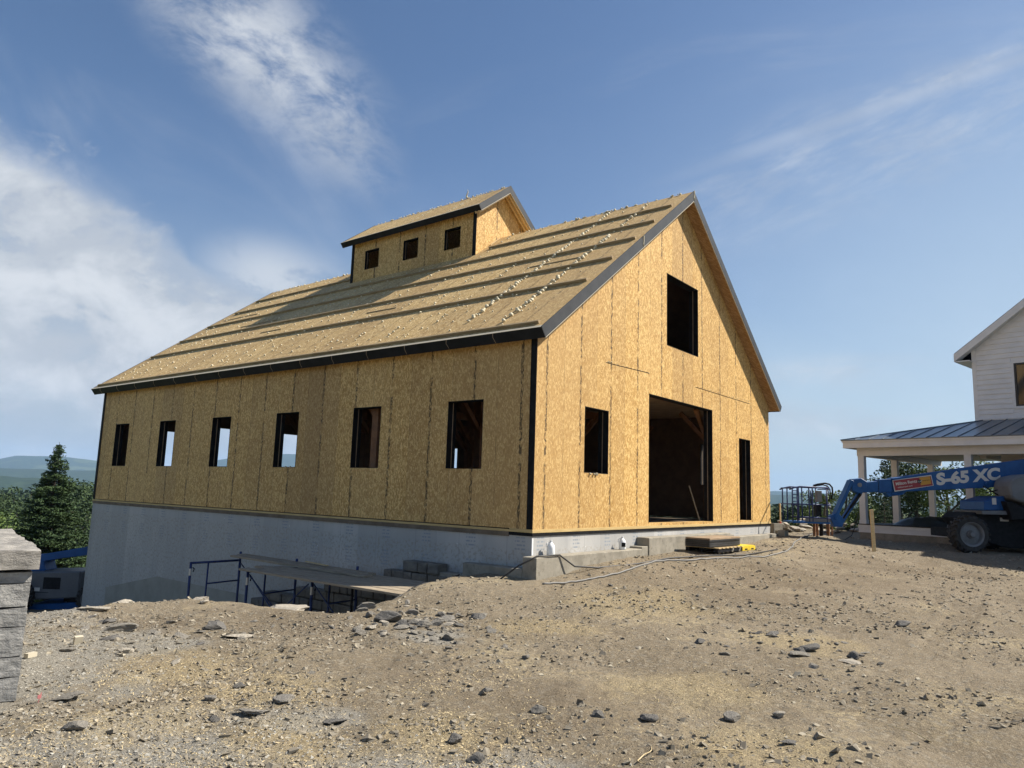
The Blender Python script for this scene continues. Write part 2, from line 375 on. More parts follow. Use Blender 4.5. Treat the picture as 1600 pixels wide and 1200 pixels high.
# ------------------------------------------------------------------ materials
def osb_fn(kind):
    def fn(nt, b):
        P = objc(nt); x, y, z = nt.xyz(P)
        if kind == 'roof': U = y; V = nt.m('MULTIPLY', x, 1.25)
        else: U = nt.m('ADD', x, y); V = z
        Q = nt.comb(U, V, 0.0)
        wob = nt.new('ShaderNodeVectorMath', operation='ADD')
        nzc = nt.new('ShaderNodeTexNoise'); nzc.inputs['Scale'].default_value = 9; nt.l.new(Q, nzc.inputs['Vector'])
        sc = nt.new('ShaderNodeVectorMath', operation='SCALE'); sc.inputs['Scale'].default_value = .09; nt.l.new(nzc.outputs['Color'], sc.inputs[0])
        nt.l.new(Q, wob.inputs[0]); nt.l.new(sc.outputs[0], wob.inputs[1]); Q2 = wob.outputs[0]
        sx, sy = (40, 13)
        a = nt.xyz(nt.vor(nt.scale(Q2, (sx, sy, 1), (0, 0, .35)), 1)); bb = nt.xyz(nt.vor(nt.scale(Q2, (sx*1.2, sy*1.5, 1), (0, 0, -.5)), 1))
        cc = nt.xyz(nt.vor(nt.scale(Q2, (sx*.8, sy*2.2, 1), (0, 0, 1.2)), 1))
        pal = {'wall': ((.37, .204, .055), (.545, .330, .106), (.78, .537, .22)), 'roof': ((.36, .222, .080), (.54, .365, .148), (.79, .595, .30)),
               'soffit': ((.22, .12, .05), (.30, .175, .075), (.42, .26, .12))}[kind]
        c = nt.mix(a[0], pal[0], pal[1])
        c = nt.mix(nt.m('MULTIPLY', nt.ss(bb[0], .50, .55), nt.ss(bb[1], .0, .8)), c, pal[2])
        c = nt.mix(nt.m('MULTIPLY', nt.ss(cc[1], .72, .76), .75), c, nt.mix(cc[0], pal[0], pal[2]))
        c = nt.mix(nt.m('MULTIPLY', nt.ss(nt.noise(Q, 1.1, 5, .6), .45, .7), .16), c, (.28, .16, .06))
        fine = nt.noise(nt.scale(Q, (120, 25, 1)), 1, 2)
        c = nt.mix(nt.m('MULTIPLY', nt.ss(fine, .35, .7), .18), c, pal[0])
        h = nt.m('ADD', nt.m('MULTIPLY', a[1], .5), nt.m('MULTIPLY', bb[0], .5))
        if kind != 'soffit':
            PW = 1.2192; off = .27 if kind == 'wall' else .3
            pu = nt.m('DIVIDE', nt.m('ADD', U, off), PW)
            pid = nt.m('FLOOR', pu); tone = nt.white(nt.m('ADD', pid, .5)); fr = nt.m('FRACT', pu)
            pid2 = nt.m('FLOOR', nt.m('ADD', pu, .5)); tone2 = nt.white(nt.m('ADD', pid2, 40.5))
            c = nt.mix(nt.m('MULTIPLY', nt.ss(tone, .60, 1), .34), c, (.25, .15, .065), 'MIX')
            if kind == 'wall': c = nt.mix(mulm(nt, nt.m('LESS_THAN', x, .3), nt.m('GREATER_THAN', U, 6.42), nt.m('LESS_THAN', U, 7.64), .26), c, (.20, .115, .05))
            c = nt.mix(nt.m('MULTIPLY', nt.ss(tone2, .5, 1), .16), c, (.66, .45, .2), 'MIX')
            dseam = nt.m('ABSOLUTE', nt.m('SUBTRACT', nt.m('FRACT', nt.m('ADD', pu, .5)), .5))     # sheet edges
            seam = nt.m('SUBTRACT', 1, nt.ss(dseam, .0035, .0085))
            seam = nt.m('MULTIPLY', seam, nt.ss(nt.noise(nt.comb(pid, V, 3.3), 2.2, 3), .38, .55))
            dsp = nt.m('ABSOLUTE', nt.m('SUBTRACT', fr, .5))
            # printed lettering band at the middle of each sheet (illegible dashes of ink)
            ink = nt.xyz(nt.vor(nt.scale(nt.comb(U, V, 0.), (62, 17, 1)), 1, 'F1', 'Color'))[0]
            runs = nt.ss(nt.noise(nt.comb(nt.m('MULTIPLY', pid, 7.7), V, .2), 1.6, 2), .37, .43)
            band = nt.m('SUBTRACT', 1, nt.ss(dsp, .024, .034))
            txt = mulm(nt, band, nt.ss(ink, .38, .46), runs)
            edge = nt.m('MULTIPLY', nt.m('SUBTRACT', 1, nt.ss(dsp, .003, .006)), .55)
            c = nt.mix(nt.m('MULTIPLY', txt, .82 if kind == 'wall' else .45), c, (.035, .022, .012))
            c = nt.mix(nt.m('MAXIMUM', nt.m('MULTIPLY', seam, .48), nt.m('MULTIPLY', edge, .35)), c, (.07, .045, .02))
            h = nt.m('SUBTRACT', h, nt.m('MULTIPLY', seam, 2.0))
            # foam specks at seams and scattered nail dots
            dots = nt.vor(nt.scale(nt.comb(U, V, 0.), (9, 7, 1)), 1, 'F1', 'Distance')
            c = nt.mix(nt.m('MULTIPLY', nt.m('SUBTRACT', 1, nt.ss(dots, .05, .075)), .35), c, (.06, .04, .02))
        if kind == 'roof':
            c = nt.mix(nt.m('MULTIPLY', nt.ss(nt.noise(nt.scale(Q, (.8, 5, 1)), 1.3, 5, .65), .45, .72), .18), c, (.22, .175, .12)); c = nt.mix(nt.m('MULTIPLY', nt.ss(nt.noise(nt.scale(Q, (14, 1.1, 1)), 1.0, 6, .7), .52, .68), .34), c, (.17, .12, .06))
        nt.l.new(c, b.inputs['Base Color'])
        nt.l.new(nt.bump(h, .35, .004), b.inputs['Normal']); b.inputs['Specular IOR Level'].default_value = .3
    return fn
def mulm(nt, *a):
    r = a[0]
    for x in a[1:]: r = nt.m('MULTIPLY', r, x)
    return r
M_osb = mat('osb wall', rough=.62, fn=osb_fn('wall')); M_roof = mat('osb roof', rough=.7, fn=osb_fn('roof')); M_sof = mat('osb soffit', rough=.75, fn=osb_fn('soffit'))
def noisy(c1, c2, sc, bump=0, dist=.01, st=(1, 1, 1), c3=None):
    def fn(nt, b):
        P = nt.scale(objc(nt), st); n = nt.noise(P, sc, 6, .62); c = nt.mix(nt.ss(n, .3, .7), c1, c2)
        if c3: c = nt.mix(nt.ss(nt.noise(P, sc*3.1, 5, .7), .52, .72), c, c3)
        nt.l.new(c, b.inputs['Base Color'])
        if bump: nt.l.new(nt.bump(n, bump, dist), b.inputs['Normal'])
    return fn
M_black = mat('black membrane', rough=.7, spec=.12, fn=noisy((.006, .006, .007), (.013, .013, .014), 6, .2))
M_fascia = mat('dark rake board', rough=.55, spec=.3, fn=noisy((.032, .034, .037), (.048, .050, .053), 3))
M_eave = mat('black eave board', rough=.6, spec=.15, fn=noisy((.010, .011, .013), (.018, .019, .022), 3))
M_cream = mat('pale edge strip', (.46, .41, .31), .6)
M_lumber = mat('sawn lumber', rough=.7, fn=noisy((.48, .33, .15), (.62, .47, .25), 5, .2, .004, (1, 1, 9)))
M_sill = mat('yellow sill plate', rough=.7, fn=noisy((.40, .28, .11), (.54, .40, .18), 3, .2, .004, (1, 1, 20)))
M_timber = mat('timber frame', rough=.6, fn=noisy((.13, .055, .022), (.22, .10, .04), 4, .2, .004))
M_deck = mat('plywood deck', rough=.75, fn=noisy((.22, .15, .09), (.33, .24, .15), 3))
def foam_fn(nt, b):
    P = objc(nt); x, y, z = nt.xyz(P); U = nt.m('ADD', x, y)
    n = nt.noise(nt.comb(U, nt.m('MULTIPLY', z, .35), 0.), 2.0, 5, .6); c = nt.mix(nt.ss(n, .3, .7), (.37, .365, .355), (.45, .44, .42))
    pid = nt.m('FLOOR', nt.m('DIVIDE', U, 1.22)); c = nt.mix(nt.m('MULTIPLY', nt.white(pid), .6), c, (.29, .29, .285))
    seam = nt.m('SUBTRACT', 1, nt.ss(nt.m('ABSOLUTE', nt.m('SUBTRACT', nt.m('FRACT', nt.m('DIVIDE', U, 1.22)), .5)), .002, .006))
    c = nt.mix(nt.m('MULTIPLY', seam, .6), c, (.16, .17, .18))
    # printed lines on the boards
    fu = nt.m('FRACT', nt.m('DIVIDE', nt.m('ADD', U, .2), 1.22))
    blk = mulm(nt, nt.ss(fu, .30, .32), nt.m('SUBTRACT', 1, nt.ss(fu, .50, .52)))
    fz = nt.m('FRACT', nt.m('MULTIPLY', z, 14)); rows = nt.ss(fz, .5, .6)
    wd = nt.ss(nt.noise(nt.comb(nt.m('MULTIPLY', U, 16), nt.m('FLOOR', nt.m('MULTIPLY', z, 14)), 0.), 1, 2), .42, .5)
    zz = mulm(nt, nt.ss(z, -.42, -.40), nt.m('SUBTRACT', 1, nt.ss(z, -.16, -.14)))
    zz2 = mulm(nt, nt.ss(z, -1.02, -1.0), nt.m('SUBTRACT', 1, nt.ss(z, -.62, -.6)))
    c = nt.mix(mulm(nt, blk, rows, wd, nt.m('MAXIMUM', zz, nt.m('MULTIPLY', zz2, .8)), .75), c, (.20, .235, .28))
    dots = nt.vor(nt.scale(nt.comb(U, z, 0.), (1.64, 2.6, 1)), 1, 'F1', 'Distance', .35)
    c = nt.mix(nt.m('MULTIPLY', nt.m('SUBTRACT', 1, nt.ss(dots, .03, .045)), .6), c, (.72, .72, .70))
    mort = nt.m('MULTIPLY', nt.m('SUBTRACT', 1, nt.ss(z, -.43, -.33)), nt.ss(nt.noise(nt.comb(U, z, 0.), 14, 5, .7), .48, .6))
    c = nt.mix(nt.m('MULTIPLY', mort, .6), c, (.27, .24, .19))
    nt.l.new(c, b.inputs['Base Color']); nt.l.new(nt.bump(n, .2, .01), b.inputs['Normal'])
M_foam = mat('rigid foam board', rough=.7, fn=foam_fn)
M_beige = mat('coated board', rough=.8, fn=noisy((.25, .245, .21), (.31, .30, .26), 2))
M_conc = mat('concrete', rough=.9, fn=noisy((.20, .18, .142), (.30, .272, .218), 3, .6, .015, (1, 1, 1), (.165, .146, .11)))
M_bead = mat('expanding foam', rough=.7, fn=noisy((.46, .40, .26), (.70, .64, .48), 20))
M_white = mat('white painted wood', rough=.5, fn=noisy((.66, .66, .65), (.74, .74, .73), 2))
def siding_fn(nt, b):
    P = objc(nt); z = nt.xyz(P)[2]; f = nt.m('FRACT', nt.m('DIVIDE', z, .115))
    ln = nt.m('SUBTRACT', 1, nt.ss(f, .0, .10))
    c = nt.mix(nt.m('MULTIPLY', nt.noise(P, 1.4, 4), .3), (.70, .70, .70), (.60, .60, .61))
    nt.l.new(c, b.inputs['Base Color'])
    nt.l.new(nt.bump(nt.m('SUBTRACT', 1, f), 1.0, .02), b.inputs['Normal'])
M_siding = mat('white clapboard', rough=.5, fn=siding_fn)
M_steel = mat('blue grey metal roof', rough=.34, metal=.55, fn=noisy((.10, .13, .17), (.14, .17, .21), 1.5))
M_glass = mat('window glass', (.02, .025, .03), .05, 0, spec=.8)
M_dk = mat('dark window frame', (.02, .02, .022), .4)
M_blue = mat('blue lift paint', rough=.45, spec=.3, fn=noisy((.006, .060, .20), (.010, .085, .26), 3, .05))
M_blueold = mat('blue scaffold paint', rough=.5, fn=noisy((.008, .018, .075), (.014, .03, .12), 9, .1))
M_grey = mat('grey plastic cover', rough=.6, spec=.2, fn=noisy((.15, .152, .155), (.19, .192, .195), 2))
M_greyD = mat('dark grey cover', rough=.5, fn=noisy((.085, .09, .10), (.115, .12, .13), 2))
M_tyre = mat('tyre rubber', rough=.85, fn=noisy((.018, .017, .016), (.05, .045, .04), 8, .3))
M_rim = mat('grey rim', rough=.55, fn=noisy((.14, .14, .14), (.2, .2, .2), 5))
M_machine = mat('black machinery', rough=.65, spec=.12, fn=noisy((.008, .008, .009), (.02, .02, .022), 9))
M_letter = mat('cream lettering', (.60, .56, .50), .5); M_red = mat('red decal', (.26, .015, .02), .45); M_dyel = mat('amber decal', (.55, .26, .02), .5)
M_yel = mat('yellow paint', rough=.5, fn=noisy((.60, .42, .02), (.72, .53, .04), 6))
M_jug = mat('milky plastic', (.74, .75, .74), .4); M_jug.node_tree.nodes['Principled BSDF'].inputs['Subsurface Weight'].default_value = .0
M_cable = mat('grey hose', (.16, .155, .145), .6); M_cableb = mat('black hose', (.015, .015, .015), .5)
M_plank = mat('weathered plank', rough=.85, fn=noisy((.22, .175, .12), (.36, .30, .22), 3, .4, .004, (7, .6, 7), (.17, .135, .10)))
M_tarp = mat('black tarp', (.012, .016, .015), .35)
def rock_fn(c1, c2, c3):
    def fn(nt, b):
        P = objc(nt); oi = nt.new('ShaderNodeObjectInfo').outputs['Random']
        v = nt.comb(oi, oi, oi); add = nt.new('ShaderNodeVectorMath', operation='ADD'); nt.l.new(P, add.inputs[0])
        sc = nt.new('ShaderNodeVectorMath', operation='SCALE'); sc.inputs['Scale'].default_value = 30.; nt.l.new(v, sc.inputs[0]); nt.l.new(sc.outputs[0], add.inputs[1])
        n = nt.noise(add.outputs[0], 7, 6, .65); c = nt.mix(nt.ss(n, .3, .7), c1, c2)
        c = nt.mix(nt.m('MULTIPLY', nt.ss(nt.noise(add.outputs[0], 23, 4, .7), .52, .66), .6), c, c3)
        c = nt.mix(nt.m('MULTIPLY', oi, .35), c, (.17, .16, .15))
        nt.l.new(c, b.inputs['Base Color']); nt.l.new(nt.bump(n, .8, .02), b.inputs['Normal']); b.inputs['Specular IOR Level'].default_value = .2
    return fn
M_rock = mat('grey slate rock', rough=.95, fn=rock_fn((.14, .13, .112), (.25, .23, .195), (.31, .265, .195)))
M_rockp = mat('pale rock', rough=.9, fn=rock_fn((.31, .27, .21), (.44, .40, .33), (.24, .21, .165)))
M_rockd = mat('dark slate rock', rough=.85, fn=rock_fn((.08, .078, .074), (.15, .14, .125), (.22, .195, .155)))
def stone_fn(nt, b):
    P = objc(nt); n = nt.noise(nt.scale(P, (1, 1, 2.2)), 3.5, 7, .68); c = nt.mix(nt.ss(n, .3, .7), (.15, .15, .145), (.34, .33, .31))
    v = nt.ss(nt.noise(nt.scale(P, (1.2, 1.2, 7)), 4, 5, .7, 1.2), .52, .68); c = nt.mix(nt.m('MULTIPLY', v, .55), c, (.44, .42, .38))
    nt.l.new(c, b.inputs['Base Color']); nt.l.new(nt.bump(nt.m('ADD', n, nt.m('MULTIPLY', nt.noise(P, 22, 5, .7), .4)), 1, .03), b.inputs['Normal'])
M_stone = mat('split ledge stone', rough=.92, fn=stone_fn)
def capstone_fn(nt, b):
    P = objc(nt); n = nt.noise(nt.scale(P, (1.4, 1.4, 3)), 4, 8, .68, .2); c = nt.mix(nt.ss(n, .3, .7), (.17, .16, .145), (.36, .335, .295))
    c = nt.mix(nt.m('MULTIPLY', nt.ss(nt.noise(P, 9, 5, .7), .55, .7), .5), c, (.5, .47, .41))
    nt.l.new(c, b.inputs['Base Color']); nt.l.new(nt.bump(n, 1, .035), b.inputs['Normal'])
M_cap = mat('cap stone', rough=.9, fn=capstone_fn)
def leaf_fn(c1, c2):
    def fn(nt, b):
        P = objc(nt); n = nt.noise(P, 1.1, 4, .6); n2 = nt.noise(P, 9, 2)
        c = nt.mix(nt.ss(nt.m('ADD', nt.m('MULTIPLY', n, .6), nt.m('MULTIPLY', n2, .4)), .35, .65), c1, c2)
        nt.l.new(c, b.inputs['Base Color']); b.inputs['Specular IOR Level'].default_value = .25
    return fn
M_spruce = mat('spruce needles', rough=.75, fn=leaf_fn((.026, .052, .022), (.060, .098, .034)))
M_leaf = mat('broad leaves', rough=.65, fn=leaf_fn((.050, .085, .018), (.125, .175, .045)))
M_leafd = mat('dark leaves', rough=.75, fn=leaf_fn((.018, .036, .013), (.050, .078, .026)))
M_bark = mat('bark', rough=.9, fn=noisy((.05, .04, .03), (.10, .085, .065), 9, .5))
M_grass = mat('tall grass', rough=.8, fn=leaf_fn((.07, .10, .025), (.15, .18, .05)))
M_chip = mat('pale wood shavings', rough=.85, fn=noisy((.38, .29, .15), (.55, .45, .27), 30))

# ------------------------------------------------------------------ the barn
barn = empty('timber_barn', (0, 0, 0), 'large unfinished barn sheathed in yellow strand board with a cupola on its roof', 'barn')
SH = 0.0
ZU0 = ZE-T_*math.cos(TH)+SL*(E_-T_*math.sin(TH))         # underside of the roof at x = 0
def under(x): return ZU0+SL*min(x, W-x)
def wall_with_openings(along, lo, hi, top, openings, t0, t1, axis, brk=(), zmin=0.0):
    """axis 'x': wall runs along x with thickness in y; axis 'y': runs along y with thickness in x"""
    mb = MB(); xs = sorted({lo, hi, *brk, *[o[0] for o in openings], *[o[1] for o in openings]})
    for a, b in zip(xs, xs[1:]):
        ops = sorted([(o[2], o[3]) for o in openings if o[0] <= a+1e-6 and o[1] >= b-1e-6])
        z = zmin; segs = []
        for z0, z1 in ops: segs.append((z, z, z0, z0)); z = z1
        segs.append((z, z, top(a), top(b)))
        for za, zb, zc, zd in segs:
            if zc-za < 1e-4 and zd-zb < 1e-4: continue
            poly = [(a, za), (b, zb), (b, zd), (a, zc)]
            mb.prism(poly, t0, t1, 'y' if axis == 'x' else 'x')
    return mb
WT = .24
g_ops = [(1.73, 2.69, 1.12, 2.49), (4.56, 8.31, .055, 3.11), (10.27, 11.20, .055, 2.48), (5.50, 7.39, 4.46, 6.34)]
fg_ops = [(1.73, 2.66, 1.12, 2.49), (4.15, 4.93, 1.12, 2.79), (7.14, 8.06, 1.12, 2.80), (10.2, 11.1, 1.12, 2.49), (5.5, 7.39, 4.46, 6.34)]
s_y = [(1.30, 2.26), (4.32, 5.27), (7.36, 8.31), (10.44, 11.39), (13.47, 14.42), (16.46, 17.41)]
s_ops = [(a, b, 1.11, 2.50) for a, b in s_y]
wg = wall_with_openings(0, 0, W, under, g_ops, 0, WT, 'x', (W/2,)).build('gable_wall', M_osb, barn)
wf = wall_with_openings(0, 0, W, under, fg_ops, L-WT, L, 'x', (W/2,)).build('gable_wall', M_osb, barn)
ws = wall_with_openings(0, WT, L-WT, lambda y: under(0), s_ops, 0, WT, 'y').build('side_wall', M_osb, barn)
wr = wall_with_openings(0, WT, L-WT, lambda y: under(0), s_ops, W-WT, W, 'y').build('side_wall', M_osb, barn)
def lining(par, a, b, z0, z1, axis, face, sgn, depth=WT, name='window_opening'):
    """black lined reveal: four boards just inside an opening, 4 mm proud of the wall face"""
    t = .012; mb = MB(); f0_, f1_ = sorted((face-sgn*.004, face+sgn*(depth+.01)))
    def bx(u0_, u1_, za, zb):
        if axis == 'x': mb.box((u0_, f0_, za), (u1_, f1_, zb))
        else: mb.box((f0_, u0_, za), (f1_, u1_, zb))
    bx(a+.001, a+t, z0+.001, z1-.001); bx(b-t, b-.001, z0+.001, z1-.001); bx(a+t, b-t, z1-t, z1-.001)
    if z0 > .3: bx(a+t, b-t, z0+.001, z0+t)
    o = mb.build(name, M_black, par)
    ms = MB(); q = face+sgn*depth*.55                    # pale spline strip in the jambs
    for u in (a+t, b-t-.004):
        ms = MB()
        if axis == 'x': ms.box((u, min(q, q+sgn*.02), z0+.02), (u+.004, max(q, q+sgn*.02), z1-.02))
        else: ms.box((min(q, q+sgn*.02), u, z0+.02), (max(q, q+sgn*.02), u+.004, z1-.02))
        ms.build('jamb_strip', M_deck, o)
    return o
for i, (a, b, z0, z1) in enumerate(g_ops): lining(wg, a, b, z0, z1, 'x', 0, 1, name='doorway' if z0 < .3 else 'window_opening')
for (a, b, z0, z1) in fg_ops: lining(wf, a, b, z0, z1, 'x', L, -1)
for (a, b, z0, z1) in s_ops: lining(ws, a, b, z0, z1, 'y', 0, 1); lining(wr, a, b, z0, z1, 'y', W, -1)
# foam blobs at sills
def blob_mesh(mb, p, r, n=6):
    p = Vector(p); rows = 4; vs = []
    for i in range(rows+1):
        ph = math.pi*i/rows
        for k in range(n):
            a = 2*math.pi*k/n+i*.4; rr = r*(.8+.4*random.random())
            vs.append(p+Vector((math.sin(ph)*math.cos(a)*rr, math.sin(ph)*math.sin(a)*rr, math.cos(ph)*rr*.85)))
    mb.add(vs, [(i*n+k, i*n+(k+1)%n, (i+1)*n+(k+1)%n, (i+1)*n+k) for i in range(rows) for k in range(n)])
mb = MB()
for x in (1.95, 2.1, 2.2): blob_mesh(mb, (x, -.02, 1.10), random.uniform(.02, .045))
for _ in range(26):       # ragged foam along the horizontal sheet joints
    x = random.choice((random.uniform(2.5, 4.6), random.uniform(7.0, 11.3))); blob_mesh(mb, (x, -.003, 3.58+.012*x-.03+random.uniform(-.012, .012)), random.uniform(.008, .02))
mb.build('foam_squeeze', M_bead, wg, kind='stuff')
mb = MB(); mb.box((2.55, -.005, 3.568), (4.55, .0, 3.58), Matrix.Rotation(-.03, 3, 'Y')); mb.build('sheet_joint', M_black, wg); mb = MB(); mb.box((7.2, -.005, 3.61), (11.2, .0, 3.622)); mb.build('sheet_joint', M_black, wg)
mb = MB()
for y in (7.75, 7.55): blob_mesh(mb, (-.01, y, 1.115), .03)
mb.build('foam_squeeze', M_bead, ws)
# black corner strips and sill plates
mb = MB(); mb.box((-.012, -.006, .0), (.0, .135, ZU0+.02)); mb.build('corner_strip', M_black, ws)
mb = MB(); mb.box((-.012, L-.15, .0), (.0, L+.006, ZU0+.02)); mb.build('corner_strip', M_black, ws)
mb = MB(); mb.box((-.014, -.014, -.062), (W+.014, .0, -.018)); mb.box((-.014, 0, -.062), (.0, L, -.018)); mb.box((-.004, -.004, -.018), (W+.004, WT+.3, .0)); mb.build('sill_plate', M_sill, barn)
mb = MB(); mb.box((-.008, -.008, -.125), (W+.008, .02, -.0625)); mb.box((-.008, .021, -.125), (.02, L+.008, -.0625)); mb.build('sill_seal', M_black, barn)
mb = MB(); mb.box((-.010, WT+.31, -.15), (W-.02, L-.01, -.019)); mb.box((.03, .03, -.15), (W-.03, WT+.30, -.019)); mb.build('floor_deck', mat('dirty deck', rough=.8, fn=noisy((.10, .075, .05), (.17, .13, .09), 3)), barn)
# the foundation: foam board over concrete
mb = MB(); ft = .25
mb.box((.012, .012, -4.6), (ft, L, -.126)); mb.box((ft, .012, -1.6), (W, ft, -.126)); mb.box((W-ft, ft, -4.6), (W, L, -.126)); mb.box((ft, L-ft, -4.6), (W-ft, L, -.126))
fnd = mb.build('foundation_wall', M_foam, barn)
mb = MB(); mb.prism([(9.05, -2.15), (13.7, -2.12), (16.9, -2.75), (16.9, -4.5), (9.05, -4.5)], .004, .012, 'x'); mb.build('lower_coating', M_beige, fnd)
mb = MB(); mb.box((.006, .006, -.47), (.05, .011, -.16)); mb.build('corner_bead', M_white, fnd)
# concrete ledge along the gable: low, then stepped up, then low again
mb = MB()
def ledge(x0, x1, zt, y0): mb.box((x0, y0, -1.7), (x1, .011, zt))
ledge(-.27, 3.70, -.475, -.30); ledge(3.701, 3.99, -.43, -.29); mb.box((4.0, -.31, -1.5), (8.75, .011, -.245)); ledge(8.751, 9.1, -.30, -.28); ledge(9.101, 12.9, -.37, -.27)
lg = mb.build('concrete_ledge', M_conc, barn, bevel=.012)
mb = MB(); mb.box((-.27, .012, -1.7), (.011, 1.45, -.70)); mb.box((-.27, 1.451, -1.9), (.011, 2.6, -.93)); mb.build('concrete_ledge', M_conc, barn, bevel=.012)
# roof slabs
ts, tc = T_*math.sin(TH), T_*math.cos(TH)
def slab(x_e, z_e, xr, zr, side, y0, y1, mbx, thick=T_, dz=0.):
    t1, t2 = thick*math.sin(TH), thick*math.cos(TH)
    mbx.prism([(x_e, z_e), (xr, zr), (xr, zr-thick/math.cos(TH)), (x_e+side*t1, z_e-t2)], y0, y1)
mb = MB(); slab(-E_, ZE, W/2, H, 1, -O_, L+O_, mb); roof_l = mb.build('roof_slope', M_roof, barn)
mb = MB(); slab(W+E_, ZE, W/2, H, -1, -O_, L+O_, mb); roof_r = mb.build('roof_slope', M_roof, barn)
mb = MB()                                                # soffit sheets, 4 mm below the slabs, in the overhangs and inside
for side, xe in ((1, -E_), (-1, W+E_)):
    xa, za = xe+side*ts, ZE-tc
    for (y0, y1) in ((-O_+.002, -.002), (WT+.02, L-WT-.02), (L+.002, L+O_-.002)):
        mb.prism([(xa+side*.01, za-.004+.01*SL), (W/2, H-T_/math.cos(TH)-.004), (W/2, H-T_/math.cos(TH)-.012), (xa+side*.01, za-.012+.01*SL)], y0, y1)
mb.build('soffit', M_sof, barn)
def fascias(x_e, z_e, xr, zr, y0, y1, par, thick=T_, ridge_gap=True):
    t1, t2 = thick*math.sin(TH), thick*math.cos(TH)
    for side, xe in ((1, x_e), (-1, 2*xr-x_e)):
        q = MB(); d = .022; nx, nz = -side*math.sin(TH), math.cos(TH)     # roof normal; board is square to the slope
        ux, uz = -side*math.cos(TH), -math.sin(TH)                       # down-slope
        q.prism([(xe+nx*.008, z_e+nz*.008), (xe+ux*d+nx*.008, z_e+uz*d+nz*.008), (xe+ux*d-nx*(thick+.015), z_e+uz*d-nz*(thick+.015)), (xe-nx*(thick+.015), z_e-nz*(thick+.015))], y0-.022, y1+.022)
        fb = q.build('eave_fascia', M_eave, par)
        for yy, s_ in ((y0, -1), (y1, 1)):
            q = MB(); ya, yb = sorted((yy, yy+s_*.022)); 
            q.prism([(xe+nx*.012+.0005*side, z_e+nz*.012), (xr-side*.002, zr+.012/math.cos(TH)), (xr-side*.002, zr-(thick+.012)/math.cos(TH)), (xe-nx*(thick+.012), z_e-nz*(thick+.012))], ya, yb)
            rb = q.build('rake_fascia', M_fascia, par)
            q = MB(); a0 = thick+.0125; a1 = thick+.03
            q.prism([(xe-nx*a0, z_e-nz*a0), (xr-side*.002, zr-a0/math.cos(TH)), (xr-side*.002, zr-a1/math.cos(TH)), (xe-nx*a1, z_e-nz*a1)], *sorted((yy, yy+s_*.016)))
            q.build('edge_strip', M_cream, rb)
        if side == 1:
            q = MB(); q.prism([(xe+ux*.03+nx*.0085, z_e+uz*.03+nz*.0085), (xe-ux*.05+nx*.0085, z_e-uz*.05+nz*.0085), (xe-ux*.05+nx*.014, z_e-uz*.05+nz*.014), (xe+ux*.03+nx*.014, z_e+uz*.03+nz*.014)], y0, y1); q.build('drip_edge', M_cream, fb)
    return
fascias(-E_, ZE, W/2, H, -O_, L+O_, barn)
def rp(x, y, h=0.):      # a point on the left slope, h above its surface
    return Vector((x-h*math.sin(TH), y, ZE+SL*(x+E_)+h*math.cos(TH)))
M_batt = mat('weathered batten', rough=.8, fn=noisy((.23, .165, .085), (.36, .27, .15), 6, .3, .004, (4, .5, 4)))
M_batt.name = 'weathered batten'
def batten(x, y0, y1, hh=.066, wd=.055, nm='roof_batten', par=None):
    a = rp(x, 0); n = Vector((-math.sin(TH), 0, math.cos(TH))); u = Vector((math.cos(TH), 0, math.sin(TH))); q = MB(); segs = max(1, int((y1-y0)/3.6))
    for i in range(segs):
        ya = y0+(y1-y0)*i/segs; yb = y0+(y1-y0)*(i+1)/segs-.004; j = 0.
        pts = [a+n*.001+u*j, a+u*(wd+j)+n*.001, a+u*(wd+j)+n*hh, a+n*hh+u*j]; q.prism([(p.x, p.z) for p in pts], ya, yb)
    return q.build(nm, M_batt, par or roof_l)
for k, (x, ya, yb) in enumerate(((5.5, -.14, 6.0), (5.5, 12.6, L), (4.52, -.15, L-.15), (3.54, -.16, L+.05), (2.52, -.15, L+.1), (1.50, -.14, L+.1))): batten(x, ya, yb)
batten(-.17, -.15, L+.2, .06)
for x, ya, yb in ((3.05, 1.0, 2.6), (2.0, 6.2, 7.4), (2.9, 13, 15.2), (4.0, 16, L-.3), (2.0, 11.4, 12.5)): batten(x, ya, yb, .02, .03)
# beads of expanding foam up every panel joint
n_ = 0
for k in range(16):
    y = .92+1.2192*k
    if y > L: break
    q = MB(); strong = k in (0, 1); x = .1 if not strong else .15
    while x < W/2-.1:
        if not (5.1 < x and 6.1 < y < 12.6):
            r = random.uniform(.018, .038) if not strong else random.uniform(.025, .058)
            if random.random() < (.95 if strong else .88): blob_mesh(q, rp(x, y+random.uniform(-.05, .05), r*.4), r, 6)
        x += random.uniform(.05, .085) if strong and .4 < x < (5.9 if k else 4.2) else random.uniform(.08, .26)*(1+.2*(not strong))
    for _ in range(26): blob_mesh(q, rp(random.uniform(0, 6.2) if not 5 < y < 13 else random.uniform(0, 4.9), y+random.uniform(-.6, .6), .01), random.uniform(.014, .03), 5)
    q.build('foam_seam', M_bead, roof_l, smooth=True, kind='stuff')
q = MB()
for k in range(120):
    y = random.uniform(-.2, L+.2)
    if 6 < y < 12.6: continue
    blob_mesh(q, (W/2+random.uniform(-.04, .04), y, H+.012), random.uniform(.015, .045), 5)
q.build('ridge_foam', M_bead, roof_l, smooth=True, kind='stuff')
